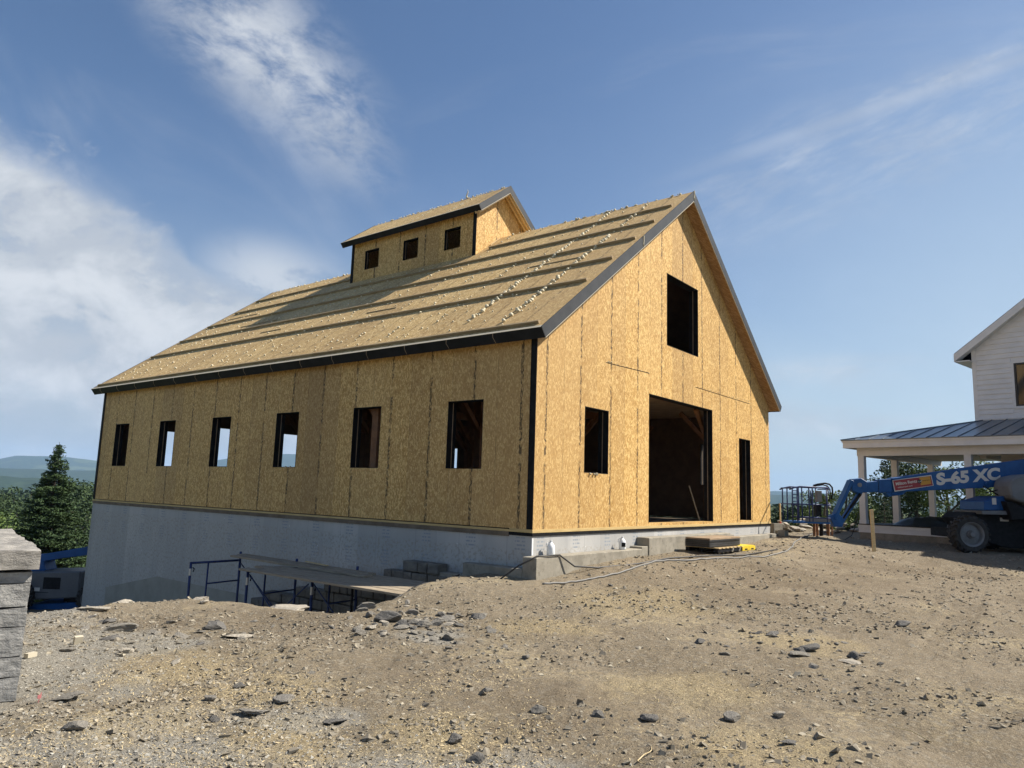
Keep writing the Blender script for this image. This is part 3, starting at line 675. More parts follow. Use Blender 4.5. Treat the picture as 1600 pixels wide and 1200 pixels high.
for k in range(15):      # drips of foam over the eave board
    y = .84+1.235*k
    if y > L: break
    q = MB(); p = rp(-E_-.03, y, -.01); pts = [p+Vector((-.012, 0, .02)), p+Vector((-.006, random.uniform(-.01, .01), -.06)), p+Vector((.045, random.uniform(-.012, .012), -.12)), p+Vector((.10, random.uniform(-.02, .02), -.17-.05*random.random()))]
    q.tube(pts, [.009, .005, .005, .003], 5); q.build('foam_drip', M_deck, roof_l)
q = MB()
for x in (3.62, 6.45): p = rp(min(x, W/2), -O_-.03, 0); q.tube([p+Vector((0, .0, .02)), p+Vector((.01, -.0, -.1)), p+Vector((-.01, 0, -.19)), p+Vector((.02, 0, -.24))], [.018, .012, .013, .008], 5)
q.build('foam_drip', M_bead, roof_l)
# cupola
CX0, CX1, CY0, CY1 = 5.23, 2*(W/2)-5.23, 6.31, 12.22
czr, cxe, cze = 10.47, 4.95, 10.47-SL*(W/2-4.95)
def cund(x): return czr-.18/math.cos(TH)-SL*abs(x-W/2)
cw = wall_with_openings(0, CY0, CY1, lambda y: cund(CX0), [(10.78, 11.50, 8.25, 8.94), (8.86, 9.56, 8.25, 8.94), (6.97, 7.66, 8.25, 8.94)], CX0, CX0+.16, 'y', zmin=7.7).build('cupola_side_wall', M_osb, barn)
for a, b in ((10.78, 11.50), (8.86, 9.56), (6.97, 7.66)): lining(cw, a, b, 8.25, 8.94, 'y', CX0, 1, .16)
q = MB()
for f0_, f1_ in ((CY0, CY0+.16), (CY1-.16, CY1)):
    q = MB(); q.prism([(CX0+.161, 7.7), (CX1-.161, 7.7), (CX1-.161, cund(CX1-.161)), (W/2, cund(W/2)), (CX0+.161, cund(CX0+.161))], f0_, f1_); q.build('cupola_gable_wall', M_osb, barn)
q = MB(); q.box((CX1-.16, CY0, 7.7), (CX1, CY1, cund(CX1))); q.build('cupola_side_wall', M_osb, barn)
q = MB()
for yy in (CY0-.006, CY1-.13): q.box((CX0-.012, yy, 7.85), (CX0-.0005, yy+.14, cund(CX0)+.02))
q.build('cupola_corner_strip', M_black, barn)
q = MB()
for side, xe in ((1, cxe), (-1, W-cxe)): q.prism([(xe, cze), (W/2, czr), (W/2, czr-.17/math.cos(TH)), (xe+side*.17*math.sin(TH), cze-.17*math.cos(TH))], 6.0, 12.52)
cr = q.build('cupola_roof', M_roof, barn)
fascias(cxe, cze, W/2, czr, 6.0, 12.52, cr, .17)
q = MB()
for s_ in (-1, 1):
    for yy in (6.06, 6.2): q.bar((W/2+s_*.02, yy, czr-.27), (W/2+s_*1.42, yy, czr-.27-SL*1.40), .035, .07)
q.build('lookout_rafter', M_lumber, cr)
q = MB()
for k in range(60):
    a = random.random(); y = 6.1+6.3*random.random(); blob_mesh(q, (W/2-.03, y, czr+.01), random.uniform(.012, .035), 5)
for k in range(46):
    y = 7.6+random.random()*.9+(.8 if k % 2 else 0); t = random.random(); y = 7.3+t*.15 if k % 2 else 9.2
    x = W/2-t*1.4; blob_mesh(q, (x, y, czr-SL*(W/2-x)+.015), random.uniform(.015, .035), 5)
for k in range(7): blob_mesh(q, (W/2-.02, 7.85+.03*math.sin(k), czr+.03+.045*k), .04-.004*k, 5)
q.build('cupola_foam', M_bead, cr, smooth=True, kind='stuff')
q = MB(); blob_mesh(q, (CX0+1.0, CY0-.05, 8.45), .02); q.bar((5.85, CY0-.06, 8.36), (6.3, CY0-.06, 8.72), .05, .02); q.build('loose_scrap', M_lumber, cr)
# timber frame inside, dark sheets added on walls and ceiling to paint in interior shade
M_inshade = mat('interior shade tone', rough=.7, fn=noisy((.085, .046, .022), (.135, .075, .036), 3, .1, .004, (1, 1, 1)))
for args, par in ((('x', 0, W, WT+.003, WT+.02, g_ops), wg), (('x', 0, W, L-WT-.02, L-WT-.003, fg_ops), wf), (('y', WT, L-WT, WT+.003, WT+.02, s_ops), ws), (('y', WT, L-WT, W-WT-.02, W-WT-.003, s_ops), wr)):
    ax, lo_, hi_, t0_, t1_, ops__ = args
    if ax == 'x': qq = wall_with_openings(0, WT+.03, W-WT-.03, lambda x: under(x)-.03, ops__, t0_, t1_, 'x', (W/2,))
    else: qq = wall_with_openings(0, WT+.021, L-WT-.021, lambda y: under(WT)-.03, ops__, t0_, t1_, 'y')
    qq.build('inner_shade_lining', M_inshade, par)
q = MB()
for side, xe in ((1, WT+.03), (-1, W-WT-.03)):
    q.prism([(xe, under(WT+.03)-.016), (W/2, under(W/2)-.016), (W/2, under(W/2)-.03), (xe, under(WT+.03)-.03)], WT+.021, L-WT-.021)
    q.build('ceiling_shade_lining', M_inshade, barn); q = MB()
q_y = (.42, 4.85, 9.3, 12.75, 18.05)
for yb in q_y:
    for xb in (.40, 4.05 if yb > 1 else 3.9, W-4.05 if yb > 1 else W-3.9, W-.40):
        zt = under(xb)-.1 if xb in (.40, W-.40) else 5.6
        if abs(yb-18.05) < .1 and not (xb < 1 or xb > 12): continue
        q = MB(); q.box((xb-.1, yb-.1, 0), (xb+.1, yb+.1, zt)); po = q.build('timber_post', M_timber, barn)
        q = MB()
        for s_ in (-1, 1):
            if W-.6 > xb+s_*.9 > .6: q.bar((xb+s_*.08, yb, 2.35), (xb+s_*.85, yb, 3.15), .1, .12)
            if 0 < yb+s_*.9 < L: q.bar((xb, yb+s_*.08, 2.35), (xb, yb+s_*.85, 3.15), .1, .12)
        q.build('knee_brace', M_timber, po)
    q = MB(); q.box((.3, yb-.09, 3.16), (W-.3, yb+.09, 3.40)); q.build('tie_beam', M_timber, barn)
    q = MB()
    for s_ in (-1, 1): q.bar((W/2-s_*.02, yb, H-.45), (W/2-s_*(W/2-.3), yb, under(.3)-.08), .18, .2)
    q.build('rafter', M_timber, barn)
q = MB(); q.box((.26, .5, 3.42), (W-.26, 5.2, 3.47)); q.build('loft_floor', M_deck, barn)
q = MB(); q.bar((8.15, .32, .06), (7.98, .55, 1.0), .09, .02); q.build('loose_board', M_plank, barn)

# ------------------------------------------------------------------ stone veneer going up on the side foundation
sv = empty('stone_veneer_wall', (-.15, 3.2, -2.6), 'low dark stacked stone veneer rising against the grey side foundation', 'stone wall')
tops = lambda y: -.93 if y < 1.9 else (-.74 if y < 2.6 else (-.62 if y < 2.95 else (-.88 if y < 3.7 else -1.15-.18*(y-3.7))))
rs = random.Random(3); y = 1.5; z_rows = [-3.4+.22*k for k in range(14)]
q = MB()
for zr in z_rows:
    y = .7+rs.random()*.2
    while y < 8.2:
        l = rs.uniform(.22, .48); zt = zr+.21
        if zt < tops(y+l/2)+.04:
            d = rs.uniform(.0, .05)
            p0 = (-.31-d+.15, y+.01-3.2, zr+2.6); p1 = (-.04+.15, y+l-.01-3.2, min(zt, 0)+2.6-.012)
            q.box(p0, p1, Matrix.Rotation(rs.uniform(-.02, .02), 3, 'X'))
        y += l
q.build('stacked_stone', mat('dark veneer stone', rough=.9, fn=noisy((.11, .10, .085), (.19, .17, .14), 3, .8, .03, (1, 1, 2), (.08, .075, .065))), sv, bevel=.015)

# ------------------------------------------------------------------ things by the gable
def jug(loc, rz, label):
    o = empty('plastic_jug', loc, label, 'jug', None, rz)
    q = MB(); prof = [(.0, 0), (.072, .0), (.078, .02), (.078, .14), (.066, .185), (.036, .225), (.024, .235), (.022, .255), (0, .256)]
    q.lathe(prof, 18); b = q.build('bottle', M_jug, o, smooth=True)
    q = MB(); q.tube([(.07, 0, .15), (.095, 0, .17), (.085, 0, .215), (.035, 0, .235)], .011, 7); q.build('handle', M_jug, o, smooth=True)
    q = MB(); q.lathe([(0, .25), (.026, .25), (.026, .275), (0, .276)], 14); q.build('cap', mat('jug cap', (.62, .64, .66), .5), o)
    return o, b
j1, _ = jug((.42, -.13, -.473), 2.6, 'milky plastic jug on the concrete ledge nearest the barn corner')
j2, _ = jug((3.08, -.15, -.473), 2.2, 'milky plastic jug with a dark label on the ledge below the gable window')
q = MB(); q.box((-.045, -.0795, .06), (.045, -.0755, .15)); q.build('label_patch', M_machine, j2).rotation_euler = (0, 0, -2.9)
def sheets(name, x0, y0, z0, sx, sy, n, th, m, label, cat, rz=0, edge=None):
    o = empty(name, (x0, y0, z0), label, cat, None, rz); rr = random.Random(5)
    for k in range(n):
        q = MB(); a = rr.uniform(-.012, .012); b = rr.uniform(-.012, .012)
        q.box((a, b, k*th), (sx+a, sy+b, (k+1)*th-.003)); q.build('sheet', m if k < n-1 or edge is None else edge, o, bevel=.002)
    return o
zp = g1(6.6, -1.15)
pal = empty('wooden_pallet', (5.65, -1.25, zp+.02), 'low pallet with a bright yellow painted end under the black boards', 'pallet', None, -.03)
q = MB()
for k in range(3): q.box((0, .02+.36*k, .02), (2.15, .12+.36*k, .105))
q.build('runner', M_machine, pal)
q = MB()
for k in range(7): q.box((.02+.22*k, .0, .106), (.16+.22*k, .86, .126))
q.build('deck_board', M_lumber, pal)
q = MB()
for k in range(2): q.bar((.75+.42*k, -.005, .02), (.82+.42*k, -.005, .11), .03, .02)
q.build('pale_cleat', M_cream, pal)
q = MB(); q.box((1.36, -.012, .012), (2.16, .86, .024)); q.box((1.36, -.014, .024), (2.16, .01, .115)); q.box((1.36, .02, .108), (2.16, .86, .128))
q.box((2.15, -.014, .012), (2.175, .86, .115)); q.build('yellow_end', M_yel, pal)
q = MB(); q.box((1.50, -.0165, .03), (1.66, -.0142, .062)); q.box((1.9, -.0165, .03), (2.06, -.0142, .062)); q.build('fork_slot', M_machine, pal)
sheets('board_stack', 5.45, -1.12, zp+.16, 1.75, .62, 5, .042, mat('black board', rough=.5, fn=noisy((.012, .013, .014), (.03, .031, .033), 5)), 'stack of black edged boards with a plywood top beside the doorway', 'boards', -.03, M_deck)
def ground_path(pts, dz, n=10):
    out = []
    for i in range(len(pts)-1):
        p0 = pts[max(i-1, 0)]; p1 = pts[i]; p2 = pts[i+1]; p3 = pts[min(i+2, len(pts)-1)]
        for k in range(n):
            t = k/n
            out.append(tuple(.5*((2*p1[j])+(-p0[j]+p2[j])*t+(2*p0[j]-5*p1[j]+4*p2[j]-p3[j])*t*t+(-p0[j]+3*p1[j]-3*p2[j]+p3[j])*t**3) for j in range(len(p1))))
    out.append(tuple(pts[-1])); return out
def hose(name, pts, r, m, label, cat, air=()):
    c = ground_path(pts, 0); zz = gz(np.array([p[0] for p in c]), np.array([p[1] for p in c]))
    P = [(p[0], p[1], (z+r*1.1 if len(p) < 3 or p[2] < -50 else p[2])) for p, z in zip(c, zz)]
    q = MB(); q.tube(P, r, 7); o = q.build(name, m, None, smooth=True); return tag(o, label, cat)
hose('hose', [(-.5, -.62), (.4, -.9), (1.6, -1.15), (3.0, -1.05), (4.6, -1.5), (6.2, -1.75), (8.0, -1.95), (9.5, -1.7), (11.5, -1.2), (13.5, -.9), (16, -.6)], .017, M_cable, 'grey hose snaking over the dirt along the barn gable', 'hose')
def c3(*p): return p
q = MB(); g_ = lambda x, y: g1(x, y)+.02
q.tube([(-.9, .6, -1.05), (-.7, .3, -.95), (-.45, -.05, -.62), (-.22, -.28, -.45), (.1, -.31, -.45), (.45, -.31, -.455), (.8, -.42, g_(.8, -.42)+.12), (1.3, -.62, g_(1.3, -.62)), (2.4, -.9, g_(2.4, -.9)), (3.6, -1.0, g_(3.6, -1.)), (5.0, -1.35, g_(5, -1.35)), (6.4, -1.6, g_(6.4, -1.6)), (8.4, -1.7, g_(8.4, -1.7))], .016, 7)
tag(q.build('cable', M_cableb, None, smooth=True), 'thin black cable draped over the concrete ledge at the barn corner', 'cable')
q = MB(); P = [(-2.95, .35, g1(-2.95, .35)+.02), (-2.7, .5, -.98), (-2.3, .75, -.95), (-1.6, 1.15, -.96), (-1.2, 1.1, -.95), (-.9, .95, g1(-.9, .95)+.02)]
q.tube([(-3.6, .55, -1.6), (-3.2, .6, -1.2)]+P, .014, 6); tag(q.build('cable', M_cableb, None, smooth=True), 'black cable looping over the sunlit end of the planks', 'cable')

def stake(loc, h, wd, tilt, label, paint=None):
    o = empty('wooden_stake', loc, label, 'stake'); q = MB(); q.T = Matrix.Rotation(tilt, 4, 'Y')
    q.box((-wd/2, -.019, -.15), (wd/2, .019, h)); q.build('post', M_lumber, o, bevel=.004)
    if paint:
        q = MB(); q.T = Matrix.Rotation(tilt, 4, 'Y'); q.box((-wd/2-.002, -.021, .05), (wd/2+.002, .021, h*.42)); q.build('painted_band', paint, o)
    return o
sx_, sy_ = at(1357, 21.4); stake((sx_, sy_, g1(sx_, sy_)), 1.18, .10, -.03, 'bare lumber stake driven into the dirt in front of the porch').rotation_euler = (0, 0, -.9)
sx_, sy_ = at(1215.5, 24.6); stake((sx_, sy_, g1(sx_, sy_)), 1.02, .055, .0, 'thin stake with a red painted foot beside the barn corner', mat('red marking paint', (.45, .05, .03), .6))
def block(loc, s, rz, label, m=None):
    q = MB(); x, y, z = s; t = .035
    q.box((0, 0, 0), (x, t, z)); q.box((0, y-t, 0), (x, y, z))
    for k in range(3): q.box(((x-t)*k/2, t, 0), ((x-t)*k/2+t, y-t, z))
    o = q.build('concrete_block', m or M_conc, None, bevel=.004, loc=loc); o.rotation_euler = (0, 0, rz); return tag(o, label, 'block')
bx_, by_ = at(1206, 24.2); block((bx_, by_, g1(bx_, by_)), (.4, .3, .38), -.4, 'concrete block standing on end at the far gable corner')
bx_, by_ = at(1213, 23.7); block((bx_, by_, g1(bx_, by_)), (.36, .2, .18), -.6, 'small concrete block lying at the foot of the red stake')
bx_, by_ = at(1222, 23.5); block((bx_, by_, g1(bx_, by_)), (.3, .2, .2), .2, 'pale concrete block right of the red stake')

# ------------------------------------------------------------------ scaffold and planks in the pit
sc = empty('scaffold', (-1.6, 4.5, -3.1), 'blue tube scaffold standing in the pit beside the side foundation', 'scaffold')
def frame(x0, x1, y, zt, zb=-3.3):
    q = MB(); ox, oy, oz = -1.6, 4.5, -3.1
    def P(x, z): return (x-ox, y-oy, z-oz)
    q.tube([P(x0, zb), P(x0, zt+.02)], .028, 10); q.tube([P(x1, zb), P(x1, zt+.2)], .028, 10)
    q.tube([P(x0, zt), P(x1, zt)], .026, 10); q.tube([P(x0+.42, zt), P(x0+.40, zb+.3)], .020, 8)
    q.tube([P(x0+.42, zt-.48), P(x1, zt-.46)], .018, 8); q.tube([P(x0, zt-1.1), P(x1, zt-1.1)], .022, 8)
    o = q.build('frame', M_blueold, sc, smooth=True)
    q = MB(); q.tube([P(x0-.002, zt-.12), P(x0-.002, zt-.27)], .031, 8); q.build('steel_collar', mat('galvanised', (.5, .5, .5), .4, .8), o)
    q = MB(); q.tube([P(x0+.05, zt-.1), P(x0+.09, zt-.13), P(x0+.07, zt-.2)], .014, 6); q.build('brace_lock', M_machine, o)
for y, x0, x1 in ((7.85, -2.22, -1.0), (5.72, -2.14, -.95), (3.75, -2.0, -.9)): frame(x0, x1, y, -1.13)
q = MB(); ox, oy, oz = -1.6, 4.5, -3.1
for (xa, ya, za, xb, yb, zb) in ((-2.1, 5.7, -1.2, -2.05, 3.8, -2.6), (-2.05, 3.8, -1.2, -2.1, 5.7, -2.6), (-2.0, 3.7, -1.2, -2.2, 1.4, -2.6), (-2.2, 1.4, -1.4, -2.0, 3.7, -2.6), (-1.0, 7.8, -1.2, -.95, 5.7, -2.5)):
    q.tube([(xa-ox, ya-oy, za-oz), (xb-ox, yb-oy, zb-oz)], .014, 6)
q.build('cross_brace', M_blueold, sc, smooth=True)
q = MB(); q.tube([(-2.13+1.6, 2.42-4.5, -3.3+3.1), (-2.13+1.6, 2.42-4.5, -1.1+3.1)], .022, 8); q.build('prop_tube', M_machine, sc)
def plank(x, y0, y1, z0, z1, label, wd=.235, skew=0.):
    q = MB(); q.box((-wd/2, 0, 0), (wd/2, y1-y0, .042)); o = q.build('scaffold_plank', M_plank, None, bevel=.003, loc=(x, y0, z0))
    o.rotation_euler = (math.atan2(z1-z0, y1-y0), 0, skew); return tag(o, label, 'plank', 'weathered planks on the scaffold')
pl = [(-2.24, .85, 5.72, -1.095, 'front edge plank of the lower platform'), (-1.99, .55, 5.5, -1.093, 'second plank of the lower platform from its front edge'), (-1.74, .95, 5.9, -1.091, 'third plank of the lower platform from its front edge'),
      (-1.49, .6, 5.6, -1.093, 'fourth plank of the lower platform from its front edge'), (-1.24, .9, 3.9, -1.090, 'short fifth plank of the lower platform from its front edge'), (-.99, 1.0, 5.0, -1.092, 'rear plank of the lower platform nearest the foundation')]
for x, a, b, z, lb in pl: plank(x, a, b, z, z+.004, 'weathered '+lb, skew=random.uniform(-.006, .006))
plank(-1.32, 2.95, 7.65, -1.045, -1.02, 'long raised plank on top of the platform, nearest the viewer of the two', skew=-.01)
plank(-1.05, 3.15, 7.8, -1.045, -1.02, 'long raised plank on top of the platform, nearest the foundation', skew=-.01)
q = MB(); q.bar((-1.15, 4.4, -.955), (-1.02, 5.3, -.95), .05, .02); tag(q.build('wood_scrap', M_lumber), 'pale scrap of wood lying on the raised plank', 'wood scrap')

# ------------------------------------------------------------------ stone pier at the left edge
pz = g1(-8.9, -1.6)
pier = empty('stone_pier', (-8.776, -1.631, pz), 'grey stacked stone wall end with a rough cap stone at the left edge', 'stone wall', None, -.255)
rs = random.Random(11)
def rough_block(a, b, amp, seed, sub=5):
    bm = bmesh.new(); bmesh.ops.create_cube(bm, size=1)
    bmesh.ops.scale(bm, vec=Vector(b)-Vector(a), verts=bm.verts); bmesh.ops.translate(bm, vec=(Vector(a)+Vector(b))/2, verts=bm.verts)
    bmesh.ops.subdivide_edges(bm, edges=bm.edges, cuts=sub, use_grid_fill=True)
    rr = random.Random(seed); o = rr.random()*50
    from mathutils import noise as mn
    for v in bm.verts:
        p = v.co*5+Vector((o, o, o)); n = Vector((mn.noise(p), mn.noise(p+Vector((9, 0, 0))), mn.noise(p+Vector((0, 9, 0)))*.7)); n2 = mn.noise(v.co*16+Vector((o, 0, 0)))
        v.co += n*amp+n*n2*amp*.8
    me = bpy.data.meshes.new('s'); bm.to_mesh(me); bm.free(); return me
zc = .11-pz     # top of cap above ground
q_rows = [0, .18, .33, .55, .70, .88, zc-.16]
for r_ in range(len(q_rows)-1):
    z0, z1 = q_rows[r_], q_rows[r_+1]
    x = 0.
    while x > -1.3:
        l = rs.uniform(.22, .5); me = rough_block((max(x-l, -1.3), 0, z0+.004), (x-.008, .42, z1-.006), .011, rs.random(), 7)
        link('face_stone', me, M_stone, pier); x -= l
    y = .43
    while y < 2.9:
        l = rs.uniform(.3, .6); me = rough_block((-.42, y, z0+.004), (.0, min(y+l-.01, 2.95), z1-.006), .012, rs.random(), 4); link('face_stone', me, M_stone, pier); y += l
q = MB(); q.box((-1.28, .3, 0), (-.3, 2.9, zc-.18)); q.build('core', M_conc, pier)
for k, (a, b) in enumerate(((0, .9), (.91, 1.9), (1.91, 3.0))):
    me = rough_block((-1.4, -.05+a*1.0, zc-.145-.008*k), (.03-.01*k, -.06+b, zc+.0-.004*k), .017, 50+k, 10); link('cap_stone', me, M_cap, pier)

# ------------------------------------------------------------------ rocks
def rock_mesh(seed, sub=2, flat=.6, planes=14):
    rr = random.Random(seed); bm = bmesh.new(); bmesh.ops.create_icosphere(bm, subdivisions=sub, radius=1)
    P = []
    for _ in range(planes):
        n = Vector((rr.gauss(0, 1), rr.gauss(0, 1), rr.gauss(0, 1))).normalized(); P.append((n, rr.uniform(.45, .85)))
    for v in bm.verts:
        for n, d in P:
            k = v.co.dot(n)
            if k > d: v.co -= n*(k-d)
        v.co += Vector((rr.gauss(0, .02), rr.gauss(0, .02), rr.gauss(0, .02)))
    bmesh.ops.scale(bm, vec=(1, rr.uniform(.6, .9), flat*rr.uniform(.8, 1.2)), verts=bm.verts)
    bmesh.ops.recalc_face_normals(bm, faces=bm.faces)
    me = bpy.data.meshes.new('rock'); bm.to_mesh(me); bm.free(); return me
RM = {}
for nm, m_ in (('g', M_rock), ('p', M_rockp), ('d', M_rockd)):
    RM[nm] = []
    for k in range(7):
        me = rock_mesh(100+k*7+ord(nm), 3, .55 if k < 5 else .28); me.materials.append(m_); RM[nm].append(me)
def rock(x, y, size, kind='g', k=0, label=None, group=None, flat=1., sink=.25, rot=None, z=None, name='rock'):
    o = bpy.data.objects.new(name, RM[kind][k % 7]); COL.objects.link(o)
    s = size/2; o.scale = (s, s*random.uniform(.8, 1.1), s*flat)
    o.rotation_euler = rot or (random.uniform(-.3, .3), random.uniform(-.3, .3), random.uniform(0, 6.28))
    o.location = (x, y, (g1(x, y) if z is None else z)+s*flat*(.5-sink)*.8)
    return tag(o, label, 'rock', group)
def gp(px, py, z=-.99):   # where a view ray meets the plane z (photo pixels), used to set down the stones one can tell apart
    d = fw+RT*((px-800)/F_PX)+UP*((600-py)/F_PX); k = (z-CAM.z)/d.z; p = CAM+d*k; return p.x, p.y
named = [(452, 944, .95, 'p', 4, .50, 'large pale boulder on the lip of the pit below the scaffold', -1.0), (238, 930, .42, 'p', 2, .6, 'white jagged rock on the rim in front of the grey foundation', -1.0),
    (316, 933, .36, 'p', 3, .7, 'crumbly pale rock on the rim just right of the leftmost scaffold post', -1.0), (188, 940, .6, 'p', 2, .4, 'long pale slab along the rim near the left end of the foundation', -1.0),
    (150, 955, .5, 'p', 4, .4, 'pale slab at the left end of the rim', -1.0), (574, 951, .34, 'g', 1, .7, 'upright grey rock beside the thin black prop tube', -1.0), (606, 975, .42, 'd', 0, .7, 'big dark grey rock at the left of the rubble heap', -1.),
    (395, 1112, .34, 'g', 6, .5, 'tilted brown slab in the middle of the foreground', -1.), (1141, 1128, .19, 'g', 2, .8, 'squarish dark rock in the right foreground', -1.), (1218, 1130, .15, 'p', 0, .8, 'small pale rock right of the squarish dark one', -1.),
    (1015, 1130, .15, 'd', 3, 1.1, 'spiky dark rock at the bottom centre right', -1.), (935, 1127, .15, 'd', 4, .7, 'flat dark rock left of the spiky one', -1.), (709, 1158, .13, 'd', 1, 1.2, 'upright dark stone near the bottom centre', -1.),
    (1327, 1042, .24, 'p', 6, .4, 'white flat splinter among the grey stones on the right', -1.), (1333, 1037, .2, 'd', 2, .9, 'dark stone behind the white splinter', -1.), (1250, 1032, .26, 'g', 5, .6, 'light edged slab at the front of the right hand stone cluster', -1.),
    (1265, 1024, .26, 'd', 3, .8, 'dark block at the centre of the right hand stone cluster', -1.), (1094, 1014, .16, 'd', 0, .8, 'lone dark stone left of the stone cluster', -1.), (1410, 984, .3, 'd', 1, .6, 'dark stone pair on the bare dirt at right', -1.),
    (1207, 1003, .24, 'd', 5, .6, 'dark flat stone at the upper left of the stone cluster', -1.), (375, 992, .34, 'p', 6, .5, 'pale square flat stone in the left middle ground', -1.), (340, 975, .38, 'd', 4, .5, 'dark tilted slab heap behind the pale square stone', -1.),
    (120, 1140, .2, 'g', 0, .8, 'rounded grey rock in the bottom left', -1.), (190, 980, .5, 'g', 1, .4, 'long brown slab lying left of the dirt mound', -1.), (100, 1085, .34, 'g', 5, .4, 'broad flat grey slab at the foot of the stone pier', -1.),
    (526, 1120, .22, 'd', 6, .8, 'grey angular stone left of centre foreground', -1.), (744, 1188, .2, 'd', 2, .6, 'half cropped dark stone at the bottom edge', -1.), (842, 1117, .2, 'g', 3, .8, 'grey stone with a white chip on top near the centre', -1.),
    (440, 1095, .26, 'g', 2, .6, 'grey block stone among chips left of centre', -1.), (1232, 1166, .16, 'd', 5, .6, 'flat dark stone near the bottom right', -1.), (762, 1080, .12, 'g', 4, .8, 'small round grey stone in the centre foreground', -1.)]
for px, py, s, kd, k, fl, lb, z in named:
    x, y = gp(px, py, z); rock(x, y, s, kd, k, lb, None, fl, .2, (random.uniform(-.15, .15), random.uniform(-.2, .2), random.uniform(-.5, .5)-YAW))
rr = random.Random(21)
def scatter(n, cx, cy, sx, sy, s0, s1, kinds, label, group, fl=(.5, .9), ang=0.):
    c, s_ = math.cos(ang), math.sin(ang)
    for i in range(n):
        a, b = rr.gauss(0, 1)*sx, rr.gauss(0, 1)*sy; x, y = cx+a*c-b*s_, cy+a*s_+b*c
        if x > -.35 and y > -.35: y = -.5-rr.random()
        if float(poly_sd(np.array([x]), np.array([y]), PIT)[0]) > .1: continue
        rock(x, y, s0+(s1-s0)*rr.random()**2, rr.choice(kinds), rr.randrange(7), label, group, rr.uniform(*fl), .18)
x, y = gp(655, 975); scatter(92, x, y, .42, .62, .08, .27, 'ggdgp', 'grey stone in the loose rubble heap at the lip of the pit', 'stones of the rubble heap by the pit', ang=-.9)
x, y = gp(735, 1012); scatter(24, x, y, .38, .38, .05, .2, 'ggdg', 'grey stone in the spill just below the rubble heap', 'stones spilled below the rubble heap', ang=-.9)
x, y = gp(1260, 1020); scatter(38, x, y, .50, .48, .04, .17, 'gdgd', 'grey stone in the flat cluster on the right hand dirt', 'stones of the cluster on the right', (.4, .7), ang=-.9)
x, y = gp(1150, 950); scatter(12, x, y, 1.3, 1.3, .05, .15, 'ggd', 'small grey stone on the slope below the pallet', 'stones on the slope below the pallet', (.5, .8), ang=-.9)
x, y = gp(200, 1000); scatter(24, x, y, .8, .9, .05, .24, 'gpdg', 'flat slaty stone on the dirt right of the stone pier', 'slaty stones by the pier', (.35, .6), ang=-.9)
x, y = gp(350, 975); scatter(20, x, y, .6, .5, .05, .26, 'gdg', 'slaty stone on the rise behind the straw patch', 'slaty stones on the left rise', (.35, .6), ang=-.9)
x, y = gp(430, 1060); scatter(12, x, y, .5, .7, .04, .14, 'gdg', 'small grey stone in the left middle foreground', 'stones in the left foreground', ang=-.9)

# uncountable gravel and shavings, all real chips
def chips(name, X, Y, size, aspect, m_, cat_kind='stuff', flat=.5, lift=.3, seed=0):
    g = np.random.default_rng(seed); n = len(X); Z = gz(X, Y)
    base = np.array([(-1,-1,-1),(1,-1,-1),(1,1,-1),(-1,1,-1),(-1,-1,1),(1,-1,1),(1,1,1),(-1,1,1)], float)
    v = base[None]*(1+g.uniform(-.75, .25, (n, 8, 3)))
    sc_ = np.stack([size*g.uniform(.6, 1, n)*aspect, size*g.uniform(.5, 1, n), size*flat*g.uniform(.5, 1.1, n)], 1)/2
    v = v*sc_[:, None, :]
    a = g.uniform(0, 2*np.pi, n); t1_ = g.normal(0, .38, n); t2_ = g.normal(0, .38, n)
    def rot(v, i, j, a):
        c, s_ = np.cos(a)[:, None], np.sin(a)[:, None]; p, q_ = v[..., i].copy(), v[..., j].copy(); v[..., i] = p*c-q_*s_; v[..., j] = p*s_+q_*c
    rot(v, 1, 2, t1_); rot(v, 0, 2, t2_); rot(v, 0, 1, a)
    v += np.stack([X, Y, Z+sc_[:, 2]*lift], 1)[:, None, :]
    fb = np.array([(3,2,1,0),(4,5,6,7),(0,1,5,4),(1,2,6,5),(2,3,7,6),(3,0,4,7)])
    f = (fb[None]+(np.arange(n)*8)[:, None, None]).reshape(-1, 4)
    o = np_mesh(name, v.reshape(-1, 3), f, m_); o['kind'] = cat_kind; return o
def gfn(nt, b):
    P = objc(nt); v = nt.xyz(nt.vor(P, 9, 'F1', 'Color')); c = nt.mix(v[0], (.155, .135, .104), (.27, .236, .180)); c = nt.mix(nt.m('MULTIPLY', nt.ss(v[1], .85, .9), .7), c, (.40, .355, .27))
    nt.l.new(c, b.inputs['Base Color']); b.inputs['Specular IOR Level'].default_value = .2
M_gravel = mat('mixed gravel', rough=.9, fn=gfn)
def field(n, r0_, r1_, dens_seed, thr, seed, azr_=(fa-40, fa+40), power=1.0):
    g = np.random.default_rng(seed); u = g.random(n*4); r = r0_*(r1_/r0_)**(u**power); az = np.radians(g.uniform(azr_[0], azr_[1], n*4))
    X = CAM.x+r*np.sin(az); Y = CAM.y+r*np.cos(az)
    k = (fbm(X*.8, Y*.8, 4, dens_seed)+.25*(fbm(X*4, Y*4, 2, dens_seed+5)-.5)) > thr+.18*(g.random(n*4)-.5)
    k &= ~((X > -.35) & (X < W+.1) & (Y > -.33) & (Y < L)); k &= poly_sd(X, Y, PIT) < .5
    k &= ~((X > -10.3) & (X < -8.7) & (Y > -1.7) & (Y < 2))
    X, Y, r = X[k][:n], Y[k][:n], r[k][:n]; return X, Y, r
X, Y, r = field(15000, 3.4, 32, 3, .44, 1); g = np.random.default_rng(5)
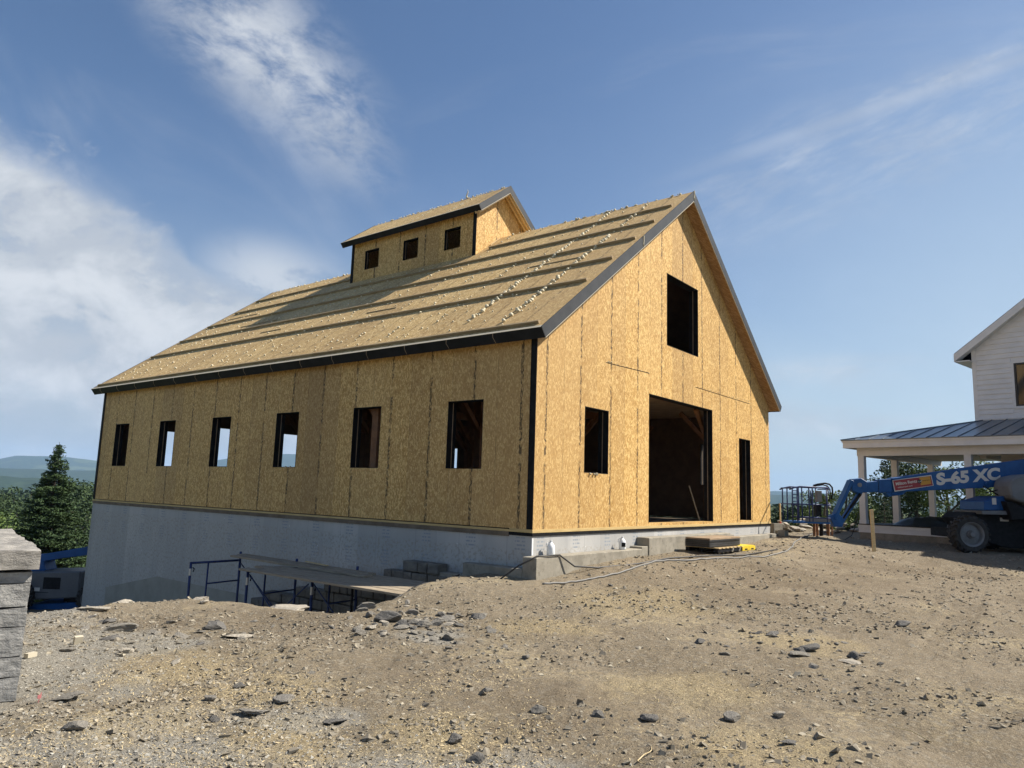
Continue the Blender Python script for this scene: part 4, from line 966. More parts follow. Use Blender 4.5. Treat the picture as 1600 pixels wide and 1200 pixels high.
o = chips('gravel', X, Y, np.clip(.007+.022*g.random(len(X))**4*(1+r/8)+.0007*r, .007, .09), 1.2, M_gravel, flat=.55, seed=2); tag(o, 'countless small grey stone chips scattered over the bare dirt', 'gravel')
X, Y, r = field(1500, 4, 26, 3, .40, 31); X2, Y2, r2 = field(1500, 11, 27, 23, .47, 37, (fa+2, fa+36)); X = np.concatenate([X, X2]); Y = np.concatenate([Y, Y2])
chips('loose_stones', X, Y, .022+.060*g.random(len(X))**3, 1.3, M_gravel, flat=.5, seed=32); tag(bpy.data.objects['loose_stones'], 'small loose stones dotted all over the dirt', 'stones')
X, Y, r = field(15000, 3.4, 11, 8, .49, 11, (fa-40, fa-2))
o = chips('slate_chips', X, Y, np.clip(.009+.040*g.random(len(X))**4, .008, .06), 1.4, M_gravel, flat=.32, seed=12); tag(o, 'thin slate flakes littering the left foreground', 'stone chips')
X, Y, r = field(9000, 3.3, 7.5, 14, .50, 21, (fa-40, fa+4))
o = chips('wood_shavings', X, Y, .006+.006*g.random(len(X)), 3.4, M_chip, flat=.25, seed=22); tag(o, 'pale straw coloured wood shavings strewn over the foreground', 'wood shavings')
g = np.random.default_rng(55)
def zone_pts(Z_, n):
    o_ = []
    for px, D, rad in Z_:
        cx, cy = at(px, D); k_ = int(n*rad*rad/5); q_ = g.normal(size=(k_, 2))*rad*.62; o_.append(q_+np.array([cx, cy]))
    o_ = np.concatenate(o_); m_ = (poly_sd(o_[:, 0], o_[:, 1], PIT) < .1) & ~((o_[:, 0] > -10.3) & (o_[:, 0] < -8.6) & (o_[:, 1] > -1.8) & (o_[:, 1] < 2)); return o_[m_, 0], o_[m_, 1]
X, Y = zone_pts(ZG[:8], 12000); chips('pale_chips', X, Y, .006+.022*g.random(len(X))**3, 1.3, mat('pale grey chips', rough=.95, fn=noisy((.20, .19, .165), (.38, .36, .31), 25)), flat=.4, seed=56)
tag(bpy.data.objects['pale_chips'], 'pale grey stone dust and chips in drifts over the foreground', 'stone chips')
X, Y = zone_pts(ZS+ZG[2:6], 9000); chips('straw_mulch', X, Y, .004+.004*g.random(len(X)), 6.5, M_chip, flat=.3, seed=57)
tag(bpy.data.objects['straw_mulch'], 'pale straw mulch lying in patches on the dirt', 'straw')
X, Y, r = field(5000, 3.3, 14, 14, .56, 23, (fa-40, fa+40))
chips('dry_straw', X, Y, .005+.004*g.random(len(X)), 6.0, M_chip, flat=.25, seed=24)
tag(bpy.data.objects['dry_straw'], 'dry straw bits trodden into the dirt', 'straw')
x, y = gp(122, 1000); q = MB(); q.box((-.04, -.02, 0), (.04, .02, .08), Matrix.Rotation(.3, 3, 'X')); tag(q.build('wood_block', M_cream, None, loc=(x, y, g1(x, y))), 'cream coloured wood offcut standing on the stony dirt at left', 'wood scrap')
x, y = gp(48, 1022); q = MB(); q.box((-.05, -.025, 0), (.05, .025, .04), Matrix.Rotation(.4, 3, 'Z')); tag(q.build('wood_block', M_cream, None, loc=(x, y, g1(x, y))), 'small cream wood offcut by the foot of the stone pier', 'wood scrap')
x, y = gp(60, 1092); q = MB(); q.tube([(0, 0, 0), (.01, 0, .04), (.02, .01, .07)], .003, 5); q.box((-.008, -.003, .03), (.018, .003, .055)); tag(q.build('marking_ribbon', mat('pink ribbon', (.40, .13, .13), .8), None, loc=(x, y, g1(x, y))), 'scrap of pink marking ribbon by the foot of the stone pier', 'ribbon')
for i, (px, py, ln, an) in enumerate(((1010, 1182, .32, .3), (1130, 1185, .3, 2.1), (1420, 1150, .4, 1.2), (390, 1035, .3, .8), (1580, 1138, .5, 2.5))):
    x, y = gp(px, py); q = MB(); c, s_ = math.cos(an), math.sin(an)
    P = [(x+ln*(t-.5)*c+.03*math.sin(t*5), y+ln*(t-.5)*s_+.03*math.cos(t*4), g1(x+ln*(t-.5)*c, y+ln*(t-.5)*s_)+.012+.03*t*(1-t)) for t in (0, .25, .5, .75, 1)]
    q.tube(P, [.005, .004, .004, .003, .002], 5)
    tag(q.build('twig', M_chip if i != 4 else M_bark), ['curved pale twig near the bottom centre', 'curled pale twig near the bottom right', 'pale twig lying right of the stone cluster', 'short pale twig in the left middle ground', 'long dark twig at the right edge of the dirt'][i], 'twig')
# rubble bank behind the lift
rr = random.Random(33)
for i in range(26):
    px = rr.uniform(1213, 1338); D = rr.uniform(30, 33.5); x, y = at(px, D)
    rock(x, y, rr.uniform(.25, .75), rr.choice('ppg'), rr.randrange(7), 'pale stone in the low rubble bank behind the lift basket', 'stones of the rubble bank behind the basket', rr.uniform(.5, .8), .1, z=g1(x, y)+max(0, (D-31)*.12))

# ------------------------------------------------------------------ white farmhouse
hx, hy = at(1336, 28.0); HA = math.atan2(-.982, -.187)
hz = -.68
house = empty('farmhouse', (hx, hy, hz), 'white clapboard farmhouse with a grey metal porch roof, at the right edge', 'house', None, HA)
def Z(z): return z-hz
PL, PD = 9.5, 3.3
zfl, ztb, zbb, zfb, zft = -.087, -.40, 2.44, 2.73, 3.01
q = MB(); q.box((0, 0, Z(-1.3)), (3.75, 8.0, Z(ztb)+.0)); q.build('porch_foundation', M_conc, house)
q = MB(); q.box((-.02, -.02, Z(ztb)), (3.76, 8.02, Z(zfl)-.16)); q.box((-.035, -.035, Z(zfl)-.155), (3.765, 8.03, Z(zfl)-.03)); q.build('porch_skirt', M_white, house)
q = MB(); q.box((-.06, -.06, Z(zfl)-.028), (3.80, 8.1, Z(zfl))); q.box((3.801, 1.6, Z(zfl)-.028), (PL, 3.2, Z(zfl))); q.build('porch_floor', M_machine, house)
for (px_, py_) in ((.02, .02), (3.63, .02), (7.4, .02), (.02, 3.05), (.02, 6.9)):
    q = MB(); q.box((px_, py_, Z(zfl)), (px_+.22, py_+.22, Z(zbb))); q.box((px_-.02, py_-.02, Z(zfl)), (px_+.24, py_+.24, Z(zfl)+.14)); q.build('porch_post', M_white, house)
q = MB(); q.box((0, 0, Z(zbb)), (PL, .25, Z(zfb)+.05)); q.box((0, .25, Z(zbb)), (.25, 8.0, Z(zfb)+.05)); q.build('porch_beam', M_white, house)
ov = .36
q = MB(); q.box((-ov, -ov, Z(zfb)), (PL, -ov+.03, Z(zft))); q.box((-ov, -ov+.03, Z(zfb)), (-ov+.03, 8.3, Z(zft))); q.box((-ov-.03, -ov-.03, Z(zft)-.07), (PL, -ov, Z(zft)+.005)); q.box((-ov-.03, -ov, Z(zft)-.07), (-ov, 8.3, Z(zft)+.005))
q.build('porch_fascia', M_white, house)
q = MB(); q.box((-ov+.03, -ov+.03, Z(zfb)+.02), (PL, -.001, Z(zfb)+.035)); q.box((.251, .251, Z(zbb)+.2), (PL, 8.0, Z(zbb)+.215)); q.build('porch_ceiling', mat('grey ceiling', (.30, .31, .32), .7), house)
d_ = 3.67-ov; ps = .242
za, zb_ = Z(zft)+.02, Z(zft)+.02+ps*3.67
q = MB(); a, b = -ov-.05, d_
HXW = 3.1
q.add([(a, a, za), (PL, a, za), (PL, b, zb_), (b, b, zb_), (a, 8.4, za), (b, 8.4, zb_)], [(0, 1, 2, 3), (0, 3, 5, 4)])
q.add([(a, a, za-.03), (PL, a, za-.03), (PL, b, zb_-.03), (b, b, zb_-.03), (a, 8.4, za-.03), (b, 8.4, zb_-.03)], [(3, 2, 1, 0), (4, 5, 3, 0)])
q.add([(a, a, za-.03), (PL, a, za-.03), (PL, a, za), (a, a, za), (a, 8.4, za-.03), (a, 8.4, za)], [(0, 1, 2, 3), (0, 3, 5, 4)])
pr = q.build('porch_roof', M_steel, house)
q = MB()
for k in range(20):
    x = .12+.5*k
    if x > PL: break
    t = min(1, (x-a)/(b-a)); q.bar((x, a, za+.012), (x, a+(b-a)*t, za+(zb_-za)*t+.012), .022, .03)
for k in range(16):
    y = .12+.5*k; t = min(1, (y-a)/(b-a)); q.bar((a, y, za+.012), (a+(b-a)*t, y, za+(zb_-za)*t+.012), .022, .03)
q.bar((a, a, za+.015), (b, b, zb_+.015), .09, .03); q.build('standing_seam', M_steel, pr)
hw = 8.0; yw = d_; hxl = HXW; zwt = 6.68; peak = hxl+hw/2; gs = .74
def gtop(x): return Z(zwt)+.02+gs*(min(x-hxl, hxl+hw-x))
q = wall_with_openings(0, hxl, hxl+hw, gtop, [(4.44, 5.44, Z(4.39), Z(6.0)), (7.6, 8.6, Z(4.39), Z(6.0))], yw, yw+.2, 'x', (peak,), Z(2.6))
q.build('upper_wall', M_white, house)
q = MB(); k_ = 0
while Z(2.62)+.19*k_ < Z(9.3):
    z0 = Z(2.62)+.19*k_; k_ += 1
    for a_, b_ in ((hxl+.121, 4.349), (5.531, 7.509), (8.691, hxl+hw-.13)):
        for c_a, c_b in (((a_, b_),) if not (z0+.19 < Z(4.3) or z0 > Z(6.09)) else ((a_, min(b_+1.183, hxl+hw-.13)),)):
            zt_ = z0+.19
            if zt_ > Z(zwt): c_a = max(c_a, hxl+(zt_-Z(zwt))/gs); c_b = min(c_b, hxl+hw-(zt_-Z(zwt))/gs)
            if c_b-c_a > .05: q.prism([(yw-.034, z0), (yw-.001, z0), (yw-.001, zt_), (yw-.006, zt_)], c_a, c_b, 'x')
q.build('clapboard', M_white, house)
q = MB(); q.box((hxl, yw+.2, Z(2.5)), (hxl+.2, yw+9, Z(zwt))); q.box((hxl+hw-.2, yw+.2, Z(2.5)), (hxl+hw, yw+9, Z(zwt))); q.box((hxl, yw+9, Z(-.6)), (hxl+hw, yw+9.2, Z(zwt)+1)); q.build('side_wall', M_siding, house)
q = MB(); q.box((hxl-.025, yw-.025, Z(2.6)), (hxl+.12, yw-.002, Z(zwt)+.02)); q.build('corner_board', M_white, house)
for x0 in (4.44, 7.6):
    q = MB(); z0, z1 = Z(4.39), Z(6.0); x1 = x0+1.0; t = .09
    for bx in (((x0-t, z0-t), (x0, z1+t)), ((x1, z0-t), (x1+t, z1+t)), ((x0, z1), (x1, z1+t)), ((x0, z0-t), (x1, z0))): q.box((bx[0][0], yw-.03, bx[0][1]), (bx[1][0], yw-.002, bx[1][1]))
    wn = q.build('window', M_white, house)
    q = MB()
    for bx in (((x0, z0), (x0+.06, z1)), ((x1-.06, z0), (x1, z1)), ((x0+.06, z1-.06), (x1-.06, z1)), ((x0+.06, z0), (x1-.06, z0+.06))): q.box((bx[0][0], yw-.012, bx[0][1]), (bx[1][0], yw+.08, bx[1][1]))
    q.build('sash', M_dk, wn); q = MB(); q.box((x0+.06, yw+.04, z0+.06), (x1-.06, yw+.05, z1-.06)); q.build('pane', M_glass, wn)
oh = .52; gy0 = yw-.36
q = MB()
for s_ in (1, -1):
    xe = peak-s_*(hw/2+oh); ze_ = gtop(hxl)-gs*oh
    q.prism([(xe, ze_+.10), (peak, gtop(peak)+.10), (peak, gtop(peak)+.22), (xe, ze_+.22)], gy0, yw+9.4)
mr = q.build('main_roof', mat('dark shingles', rough=.85, fn=noisy((.03, .03, .032), (.06, .06, .062), 8)), house)
q = MB()
for s_ in (1, -1):
    xe = peak-s_*(hw/2+oh); ze_ = gtop(hxl)-gs*oh
    q.prism([(xe, ze_-.10), (peak-s_*.001, gtop(peak)-.10), (peak-s_*.001, gtop(peak)+.19), (xe, ze_+.19)], gy0-.03, gy0-.001)
    q.prism([(xe+s_*.03, ze_-.09+.02), (peak-s_*.001, gtop(peak)+.0), (peak-s_*.001, gtop(peak)+.02), (xe+s_*.03, ze_-.07+.02)], gy0, yw-.001)
q.build('rake_board', M_white, house)
q = MB(); q.box((hxl-oh+.02, gy0, Z(6.20)), (hxl-.002, yw+9, Z(6.235))); q.box((hxl-oh+.01, gy0-.001, Z(6.20)), (hxl-oh+.04, yw+9, Z(6.42))); q.build('eave_soffit', M_white, house)
q = MB(); q.box((9.5, 1.5, Z(-1.2)), (18, 9.5, Z(9.2))); q.build('unseen_wing_wall', M_siding, house)  # wing out of view, added and sized to throw its shadow over the lift
q = MB(); q.prism([(1.45, Z(9.2)), (9.6, Z(9.2)), (5.5, Z(10.9))], 9.3, 18.2, 'x'); q.build('unseen_wing_roof', M_steel, house)
# ground-floor wall behind the porch
lx = 3.85; ops_ = [(4.1, 4.75, Z(.6), Z(2.2)), (5.6, 6.6, Z(-.08), Z(2.0))]
q = wall_with_openings(0, lx, hxl+hw, lambda x: Z(2.62), ops_, 3.3, 3.5, 'x', (), Z(-1.2)); q.build('lower_wall', M_siding, house)
q = MB(); q.box((lx, 3.5, Z(-1.2)), (lx+.2, 12.3, Z(2.62))); q.build('side_wall', M_siding, house)
q = MB(); q.box((4.04, 3.27, Z(.54)), (4.81, 3.299, Z(.6))); q.box((4.04, 3.27, Z(2.2)), (4.81, 3.299, Z(2.26))); q.box((4.04, 3.27, Z(.6)), (4.1, 3.299, Z(2.2))); q.box((4.75, 3.27, Z(.6)), (4.81, 3.299, Z(2.2))); wn = q.build('window', M_white, house)
q = MB(); q.box((4.1, 3.36, Z(.6)), (4.75, 3.37, Z(2.2))); q.build('pane', M_glass, wn)
q = MB(); q.box((5.6, 3.36, Z(-.08)), (6.6, 3.41, Z(2.0))); q.build('door', M_dk, house)
# tarp heap and bag on the porch floor
def heap(name, cx, cy, z, sx, sy, sz, m_, label, cat, seed, par=None):
    n = 46; u = np.linspace(-1, 1, n); A, B = np.meshgrid(u, u, indexing='ij'); Rr = np.sqrt(A*A+B*B)
    h = np.clip(1-Rr**3, 0, 1)*(.45+.75*fbm(A*2.3+seed, B*2.3, 4, seed))+.10*np.abs(np.sin(A*9+3*fbm(A*2, B*2, 2, seed)))*np.clip(1-Rr, 0, 1)
    v = np.stack([A*sx, B*sy, h*sz], -1).reshape(-1, 3); i, j = np.meshgrid(np.arange(n-1), np.arange(n-1), indexing='ij')
    f = np.stack([i*n+j, i*n+j+1, (i+1)*n+j+1, (i+1)*n+j], -1).reshape(-1, 4)
    o = np_mesh(name, v, f, m_, smooth=True); o.location = (cx, cy, z)
    if o.data.polygons[n*n//2].normal.z < 0: o.data.flip_normals()
    return tag(o, label, cat)
HM = Matrix.Translation((hx, hy, hz)) @ Matrix.Rotation(HA, 4, 'Z')
p = HM @ Vector((2.1, .95, Z(zfl))); o = heap('tarp', p.x, p.y, p.z, 1.25, .6, .36, M_tarp, 'crumpled black tarp heaped on the porch floor', 'tarp', 4); o.rotation_euler = (0, 0, HA)
p = HM @ Vector((3.05, .6, Z(zfl))); o = heap('sack', p.x, p.y, p.z, .26, .24, .36, mat('grey sack', (.16, .165, .165), .8), 'pale grey sack at the right end of the tarp heap', 'sack', 9); o.rotation_euler = (0, 0, HA)

# ------------------------------------------------------------------ boom lift in front of the porch
LD = 23.7; lx0, ly0 = at(1508, LD); LANG = math.atan2(r0.y, r0.x)
mpp = LD/F_PX
lz = -.76
lift = empty('boom_lift', (lx0, ly0, lz), 'blue telescopic boom lift parked in front of the white porch', 'boom lift', None, LANG)
LY = 0.
def lp(px, py, dy=None):        # local coordinates on the machine, on its side plane dy (LY = the plane in use)
    d = LY if dy is None else dy; hyz = 768.6+.0319*(px-800); k = (LD+d)/F_PX
    return Vector(((px-800)*k-708*mpp, 0. if dy is None else dy, CAM.z+(hyz-py)*k-lz))
# main boom, telescoped sections
def boom_sec(x0t, x0b, x1t, x1b, half, nm, m_, par):
    q = MB(); P = [lp(*x0b), lp(*x1b), lp(*x1t), lp(*x0t)]
    q.prism([(p.x, p.z) for p in P], -half, half, 'y'); return q.build(nm, m_, par, bevel=.012)
LY = -.19
mbm = boom_sec((1388, 747.5), (1390, 769), (1760, 696), (1760, 752), .19, 'main_boom', M_blue, lift)
boom_sec((1368, 749.5), (1368, 770), (1388, 748.5), (1389, 769), .15, 'boom_section', M_blue, lift)
boom_sec((1345, 754), (1345, 770), (1368, 752), (1368, 768.5), .12, 'boom_section', M_blue, lift)
def mesh_text(body, size, m_, par, org, xdir, ydir, off=.0, ext=.002, bold=.02, align='LEFT'):
    cu = bpy.data.curves.new('t', 'FONT'); cu.body = body; cu.size = size; cu.extrude = ext; cu.offset = bold*size; cu.align_x = align; cu.resolution_u = 4
    ob = bpy.data.objects.new('t', cu); COL.objects.link(ob)
    dg = bpy.context.evaluated_depsgraph_get(); me = bpy.data.meshes.new_from_object(ob.evaluated_get(dg)); bpy.data.objects.remove(ob)
    xd = Vector(xdir).normalized(); yd = (Vector(ydir)-xd*xd.dot(Vector(ydir))).normalized(); zd = xd.cross(yd)
    Mx = Matrix(((xd.x, yd.x, zd.x, org[0]), (xd.y, yd.y, zd.y, org[1]), (xd.z, yd.z, zd.z, org[2]), (0, 0, 0, 1)))
    me.transform(Mx); me.materials.clear(); return link('lettering', me, m_, par)
xd = lp(1560, 737)-lp(1457, 752); yd = Vector((0, 0, 1)); BY = -.194
xd = lp(1557, 748.3)-lp(1456, 757.2)
o1 = lp(1457, 757.6, BY); tx = mesh_text('S-65 XC', .50, M_letter, mbm, (0, BY, 0), (1, 0, 0), yd, bold=.05)
sx_t = 1.0*(lp(1557, 748).x-lp(1457, 757).x)/(max(v.co.x for v in tx.data.vertices)-min(v.co.x for v in tx.data.vertices)); sh_ = xd.z/xd.x
for v in tx.data.vertices: v.co.z = o1.z+v.co.z+v.co.x*sx_t*sh_; v.co.x = o1.x+v.co.x*sx_t
pa = [lp(1388, 751, BY), lp(1449, 742.5, BY), lp(1452, 759, BY), lp(1391, 768.5, BY)]
c_ = sum((p for p in pa), Vector())/4
q = MB(); q.add([(p.x, BY, p.z) for p in pa]+[(p.x, BY+.003, p.z) for p in pa], [(0, 1, 2, 3), (7, 6, 5, 4), (0, 4, 5, 1), (1, 5, 6, 2), (2, 6, 7, 3), (3, 7, 4, 0)]); q.build('decal_border', M_letter, mbm)
ins = [c_+(p-c_)*.93+((p-c_)*0) for p in pa]
q = MB(); q.add([(c_.x+(p.x-c_.x)*.965, BY-.003, c_.z+(p.z-c_.z)*.88) for p in pa]+[(c_.x+(p.x-c_.x)*.965, BY-.0005, c_.z+(p.z-c_.z)*.88) for p in pa], [(0, 1, 2, 3), (7, 6, 5, 4), (0, 4, 5, 1), (1, 5, 6, 2), (2, 6, 7, 3), (3, 7, 4, 0)]); q.build('red_decal', M_red, mbm)
pb = [lp(1430, 746.7), lp(1446.5, 744.6), lp(1448, 756.3), lp(1432, 758.6)]
q = MB(); q.add([(p.x, BY-.006, p.z) for p in pb]+[(p.x, BY-.0035, p.z) for p in pb], [(0, 1, 2, 3), (7, 6, 5, 4), (0, 4, 5, 1), (1, 5, 6, 2), (2, 6, 7, 3), (3, 7, 4, 0)]); q.build('amber_decal', M_dyel, mbm)
o1 = lp(1393, 758.8); mesh_text('Milton Rents', .135, M_letter, mbm, (o1.x, BY-.006, o1.z), pa[1]-pa[0], yd, ext=.0015, bold=.02)
o1 = lp(1396, 763.2); mesh_text('miltonrents.com', .072, M_letter, mbm, (o1.x, BY-.006, o1.z), pa[1]-pa[0], yd, ext=.0015, bold=.0)
o1 = lp(1430.5, 753.0); mesh_text('The Rental Store', .047, M_machine, mbm, (o1.x, BY-.0085, o1.z), pa[1]-pa[0], yd, ext=.001, bold=.01)
q = MB(); a_ = lp(1427, 755.2); b__ = lp(1432.5, 750.0); q.box((a_.x, BY-.008, a_.z), (b__.x, BY-.0062, b__.z)); q.build('logo_patch', M_machine, mbm)
o1 = lp(1427.8, 754.2); mesh_text('CAT', .07, M_letter, mbm, (o1.x, BY-.0105, o1.z), pa[1]-pa[0], yd, ext=.001, bold=.01)
q = MB(); P = [lp(1379, 770), lp(1384, 776), lp(1405, 773), lp(1411, 768)]; q.prism([(p.x, p.z) for p in P], -.13, .13, 'y'); q.tube([lp(1386, 772, -.15), lp(1396, 773, -.15), lp(1402, 771, -.15)], .03, 8); q.build('wear_pad_bracket', M_blue, lift)
LY = -.14
q = MB(); P = [lp(1326, 749), lp(1340, 747.5), lp(1349, 753), lp(1347, 769), lp(1335, 771), lp(1325, 766)]; q.prism([(p.x, p.z) for p in P], -.14, .14, 'y'); kn = q.build('jib_knuckle', M_blue, lift, bevel=.015)
q = MB(); q.lathe([(0, -.155), (.07, -.155), (.07, .155), (0, .155)], 14, 'y', tuple(lp(1337, 758))); q.build('pivot_pin', M_rim, kn)
q = MB(); a, b = lp(1331, 754), lp(1299, 812)
q.bar(a+Vector((-.1, -.07, .06)), b+Vector((-.04, -.07, .03)), .10, .17, (0, 1, 0)); q.bar(a+Vector((-.1, .07, .06)), b+Vector((-.04, .07, .03)), .10, .17, (0, 1, 0)); q.build('jib_arm', M_blue, lift, bevel=.01)
q = MB(); q.bar(lp(1341, 768), lp(1308, 817), .12, .14, (0, 1, 0)); q.build('jib_link', M_blue, lift, bevel=.01)
q = MB(); q.tube([lp(1338, 772, -.1), lp(1322, 792, -.1)], .045, 10); q.tube([lp(1322, 792, -.1), lp(1307, 813, -.1)], .025, 8); q.build('jib_cylinder', M_machine, lift)
q = MB(); P = [lp(1289, 806), lp(1302, 800), lp(1313, 812), lp(1308, 822), lp(1296, 822)]; q.prism([(p.x, p.z) for p in P], -.13, .13, 'y'); q.build('platform_rotator', M_blue, lift, bevel=.012)
q = MB(); q.tube([lp(1334, 801, .3), lp(1330, 816, .3), lp(1322, 835, .3), lp(1312, 841, .3), lp(1280, 842, .3)], .014, 6); q.build('hanging_cable', M_cableb, lift)
# basket
hb = .42; LY = -.42
x0, x1 = lp(1229, 0).x, lp(1290, 0).x; zt = lp(1260, 762).z; zm = lp(1260, 788).z; zf = lp(1260, 814).z
q = MB(); q.box((x0+.05, -hb, zf-.06), (x1, hb, zf)); flo = q.build('basket_floor', M_blue, lift, bevel=.01)
q = MB()
for yy in (-hb, hb):
    q.tube([(x0-.03, yy, zt-.08), (x0+.12, yy, zt-.02), (x0+.3, yy, zt+.02), (x1-.05, yy, zt+.01)], .022, 8); q.tube([(x0, yy, zm), (x1, yy, zm)], .020, 8); q.tube([(x0+.35, yy, zf+.12), (x1, yy, zf+.12)], .018, 8)
    for xx in (x0+.06, x0+.21, x0+.58, x1-.55, x1-.1): q.tube([(xx, yy, zf), (xx, yy, zt-.05 if xx < x0+.1 else zt)], .022, 8)
for xx in (x0+.02, x1-.02):
    q.tube([(xx, -hb, zt-.03), (xx, hb, zt-.03)], .022, 8); q.tube([(xx, -hb, zm), (xx, hb, zm)], .018, 8)
for k in range(5): q.tube([(x0+.06, -hb, zf+.5+.11*k), (x0+.21, -hb, zf+.5+.11*k)], .014, 6)
q.tube([(x0+.65, -hb+.05, zt-.08), (x0+.67, -hb+.05, zm)], .02, 6); q.tube([(x0+.71, -hb+.05, zt-.15), (x0+.7, -hb+.05, zm)], .02, 6)
q.build('basket_rail', M_blueold, lift, smooth=True)
q = MB(); q.box((x0+.45, -hb-.01, zf), (x1-.02, -hb+.01, zf+.10)); q.build('toe_board', M_greyD, lift)
q = MB(); a = lp(1271, 784); b = lp(1279, 767); q.box((a.x, -hb+.05, a.z), (b.x, -hb+.2, b.z)); q.build('control_box', M_grey, lift, bevel=.01)
q = MB(); a = lp(1272, 806); b = lp(1280, 788); q.box((a.x, -.25, a.z), (b.x, -.05, b.z)); q.build('battery_box', M_machine, lift, bevel=.01)
q = MB(); P = [lp(1265, 759, -.3), lp(1272, 757, -.3), (lp(1283, 755.5, -.3)), lp(1290, 757, -.3), lp(1294, 762, -.3), lp(1294.5, 770, -.3), lp(1292, 780, -.3)]; q.tube(P, .028, 8); q.tube([p+Vector((-.03, .1, -.05)) for p in P], .02, 7); q.build('hose_loom', M_machine, lift, smooth=True)
q = MB(); q.tube([lp(1286, 760, -.2), lp(1288, 770, -.2), lp(1283, 778, -.2), lp(1288, 790, -.2), lp(1292, 803, -.2)], .022, 7); blob_mesh(q, lp(1287, 787, -.3), .06); blob_mesh(q, lp(1289, 792, -.3), .05); q.build('cable_coil', M_grey, lift, smooth=True)
LY = -.55
q = MB(); P = [lp(1500, 809), lp(1513, 800), lp(1573, 803), lp(1640, 806), (lp(1640, 850)), lp(1608, 856), lp(1562, 854), lp(1530, 846), lp(1512, 822)]; q.prism([(p.x, p.z) for p in P], -.55, .85, 'y'); q.build('chassis', M_machine, lift, bevel=.02)
LY = -.75
q = MB(); P = [lp(1529, 783), lp(1560, 775), lp(1566, 797), lp(1528, 797)]; q.prism([(p.x, p.z) for p in P], -.75, .5, 'y'); q.build('turntable', M_blue, lift, bevel=.02)
q = MB(); P = [lp(1520, 797.5), lp(1569, 797.5), lp(1572, 804), lp(1522, 803)]; q.prism([(p.x, p.z) for p in P], -.85, .6, 'y'); q.build('step_deck', M_grey, lift, bevel=.01)
LY = -1.1
q = MB(); P = [lp(1570, 760), lp(1573, 751), lp(1581, 745.5), lp(1600, 741.5), lp(1680, 740), lp(1688, 790), lp(1600, 790), lp(1592, 785), lp(1578, 782), lp(1571, 776)]; q.prism([(p.x, p.z) for p in P], -1.1, -.3, 'y'); cv = q.build('engine_cover', M_grey, lift, bevel=.05)
q = MB(); P = [lp(1566, 783), lp(1580, 786), lp(1588, 791), lp(1668, 791), lp(1668, 812), lp(1574, 812)]; q.prism([(p.x, p.z) for p in P], -1.0, .7, 'y'); q.build('counterweight', M_machine, lift, bevel=.02)
q = MB(); c2_ = lp(1606, 761.5)
for k in range(20):
    a0, a1 = .6+k*.26, .6+(k+1)*.26; R1, R2 = .115, .16
    q.add([(c2_.x+math.cos(a_)*r_, yy, c2_.z+math.sin(a_)*r_) for yy in (-1.104, -1.1005) for a_, r_ in ((a0, R1), (a0, R2), (a1, R2), (a1, R1))], [(0, 1, 2, 3), (7, 6, 5, 4), (1, 5, 6, 2), (0, 3, 7, 4)])
q.build('ring_logo', M_blue, cv)
q = MB(); a = lp(1598, 783); q.box((a.x, -1.104, a.z), (a.x+.2, -1.1005, a.z+.05)); q.build('small_plate', M_letter, cv)
LY = -.75
q = MB(); a = lp(1541, 788); q.box((a.x, -.756, a.z), (a.x+.13, -.752, a.z+.2)); q.build('warning_label', M_letter, lift)
LY = -.55
q = MB(); a = lp(1551.5, 813.5); q.box((a.x, -.556, a.z), (a.x+.27, -.552, a.z+.11)); q.build('serial_plate', M_letter, lift)
q = MB(); q.lathe([(.03, -.26), (.075, -.26), (.075, -.2), (.03, -.2)], 14, 'y', tuple(lp(1546, 757))); q.bar(lp(1530, 757), lp(1562, 752), .2, .12); q.build('boom_pivot', M_blue, lift)
q = MB()
for (a, b) in (((1529, 760), (1560, 779)), ((1533, 770), (1558, 764)), ((1553, 760), (1556, 778)), ((1532, 780), (1532, 800)), ((1524, 806), (1555, 795))): q.tube([lp(*a, -.5), lp(*b, -.5)], .02, 6)
q.build('hydraulic_line', M_machine, lift, smooth=True)
def wheel(par, cx, cy, cz, R, wd, name='wheel'):
    h = empty(name, (cx, cy, cz), None, None); h.parent = par
    q = MB(); q.lathe([(R*.66, -wd/2), (R*.9, -wd/2-.01), (R*.985, -wd/2+.05), (R, 0), (R*.985, wd/2-.05), (R*.9, wd/2+.01), (R*.66, wd/2)], 48, 'y')
    for k in range(22):
        a = 2*math.pi*k/22
        for s_ in (-1, 1):
            a2 = a+(.14 if s_ > 0 else 0); d = Vector((math.cos(a2), 0, math.sin(a2))); e = Vector((math.cos(a2+.16), 0, math.sin(a2+.16)))
            q.bar(e*(R+.012)+Vector((0, s_*.01, 0)), d*(R*.975)+Vector((0, s_*(wd/2+.012), 0)), .055, .05, d)
    q.build('tyre', M_tyre, h)
    q = MB(); q.lathe([(0, -wd/2+.05), (R*.22, -wd/2+.04), (R*.24, -wd/2+.09), (R*.55, -wd/2+.12), (R*.6, -wd/2+.02), (R*.68, -wd/2-.012), (R*.68, wd/2), (0, wd/2)], 36, 'y')
    q.lathe([(0, -wd/2-.03), (R*.13, -wd/2-.03), (R*.15, -wd/2+.05)], 20, 'y')
    for k in range(9): a = 2*math.pi*k/9; q.box((R*.19*math.cos(a)-.015, -wd/2+.0, R*.19*math.sin(a)-.015), (R*.19*math.cos(a)+.015, -wd/2+.05, R*.19*math.sin(a)+.015))
    q.build('rim', M_rim, h, smooth=False); return h
LY = -1.12; wc = lp(1507, 833.5); R_ = .545; far_x = lp(1526, 833, 1.3).x
wheel(lift, wc.x, -.95, wc.z, R_, .36); wheel(lift, far_x, 1.15, wc.z, R_, .36); wheel(lift, wc.x+2.7, -.95, wc.z, R_, .36); wheel(lift, far_x+2.45, 1.15, wc.z, R_, .36)
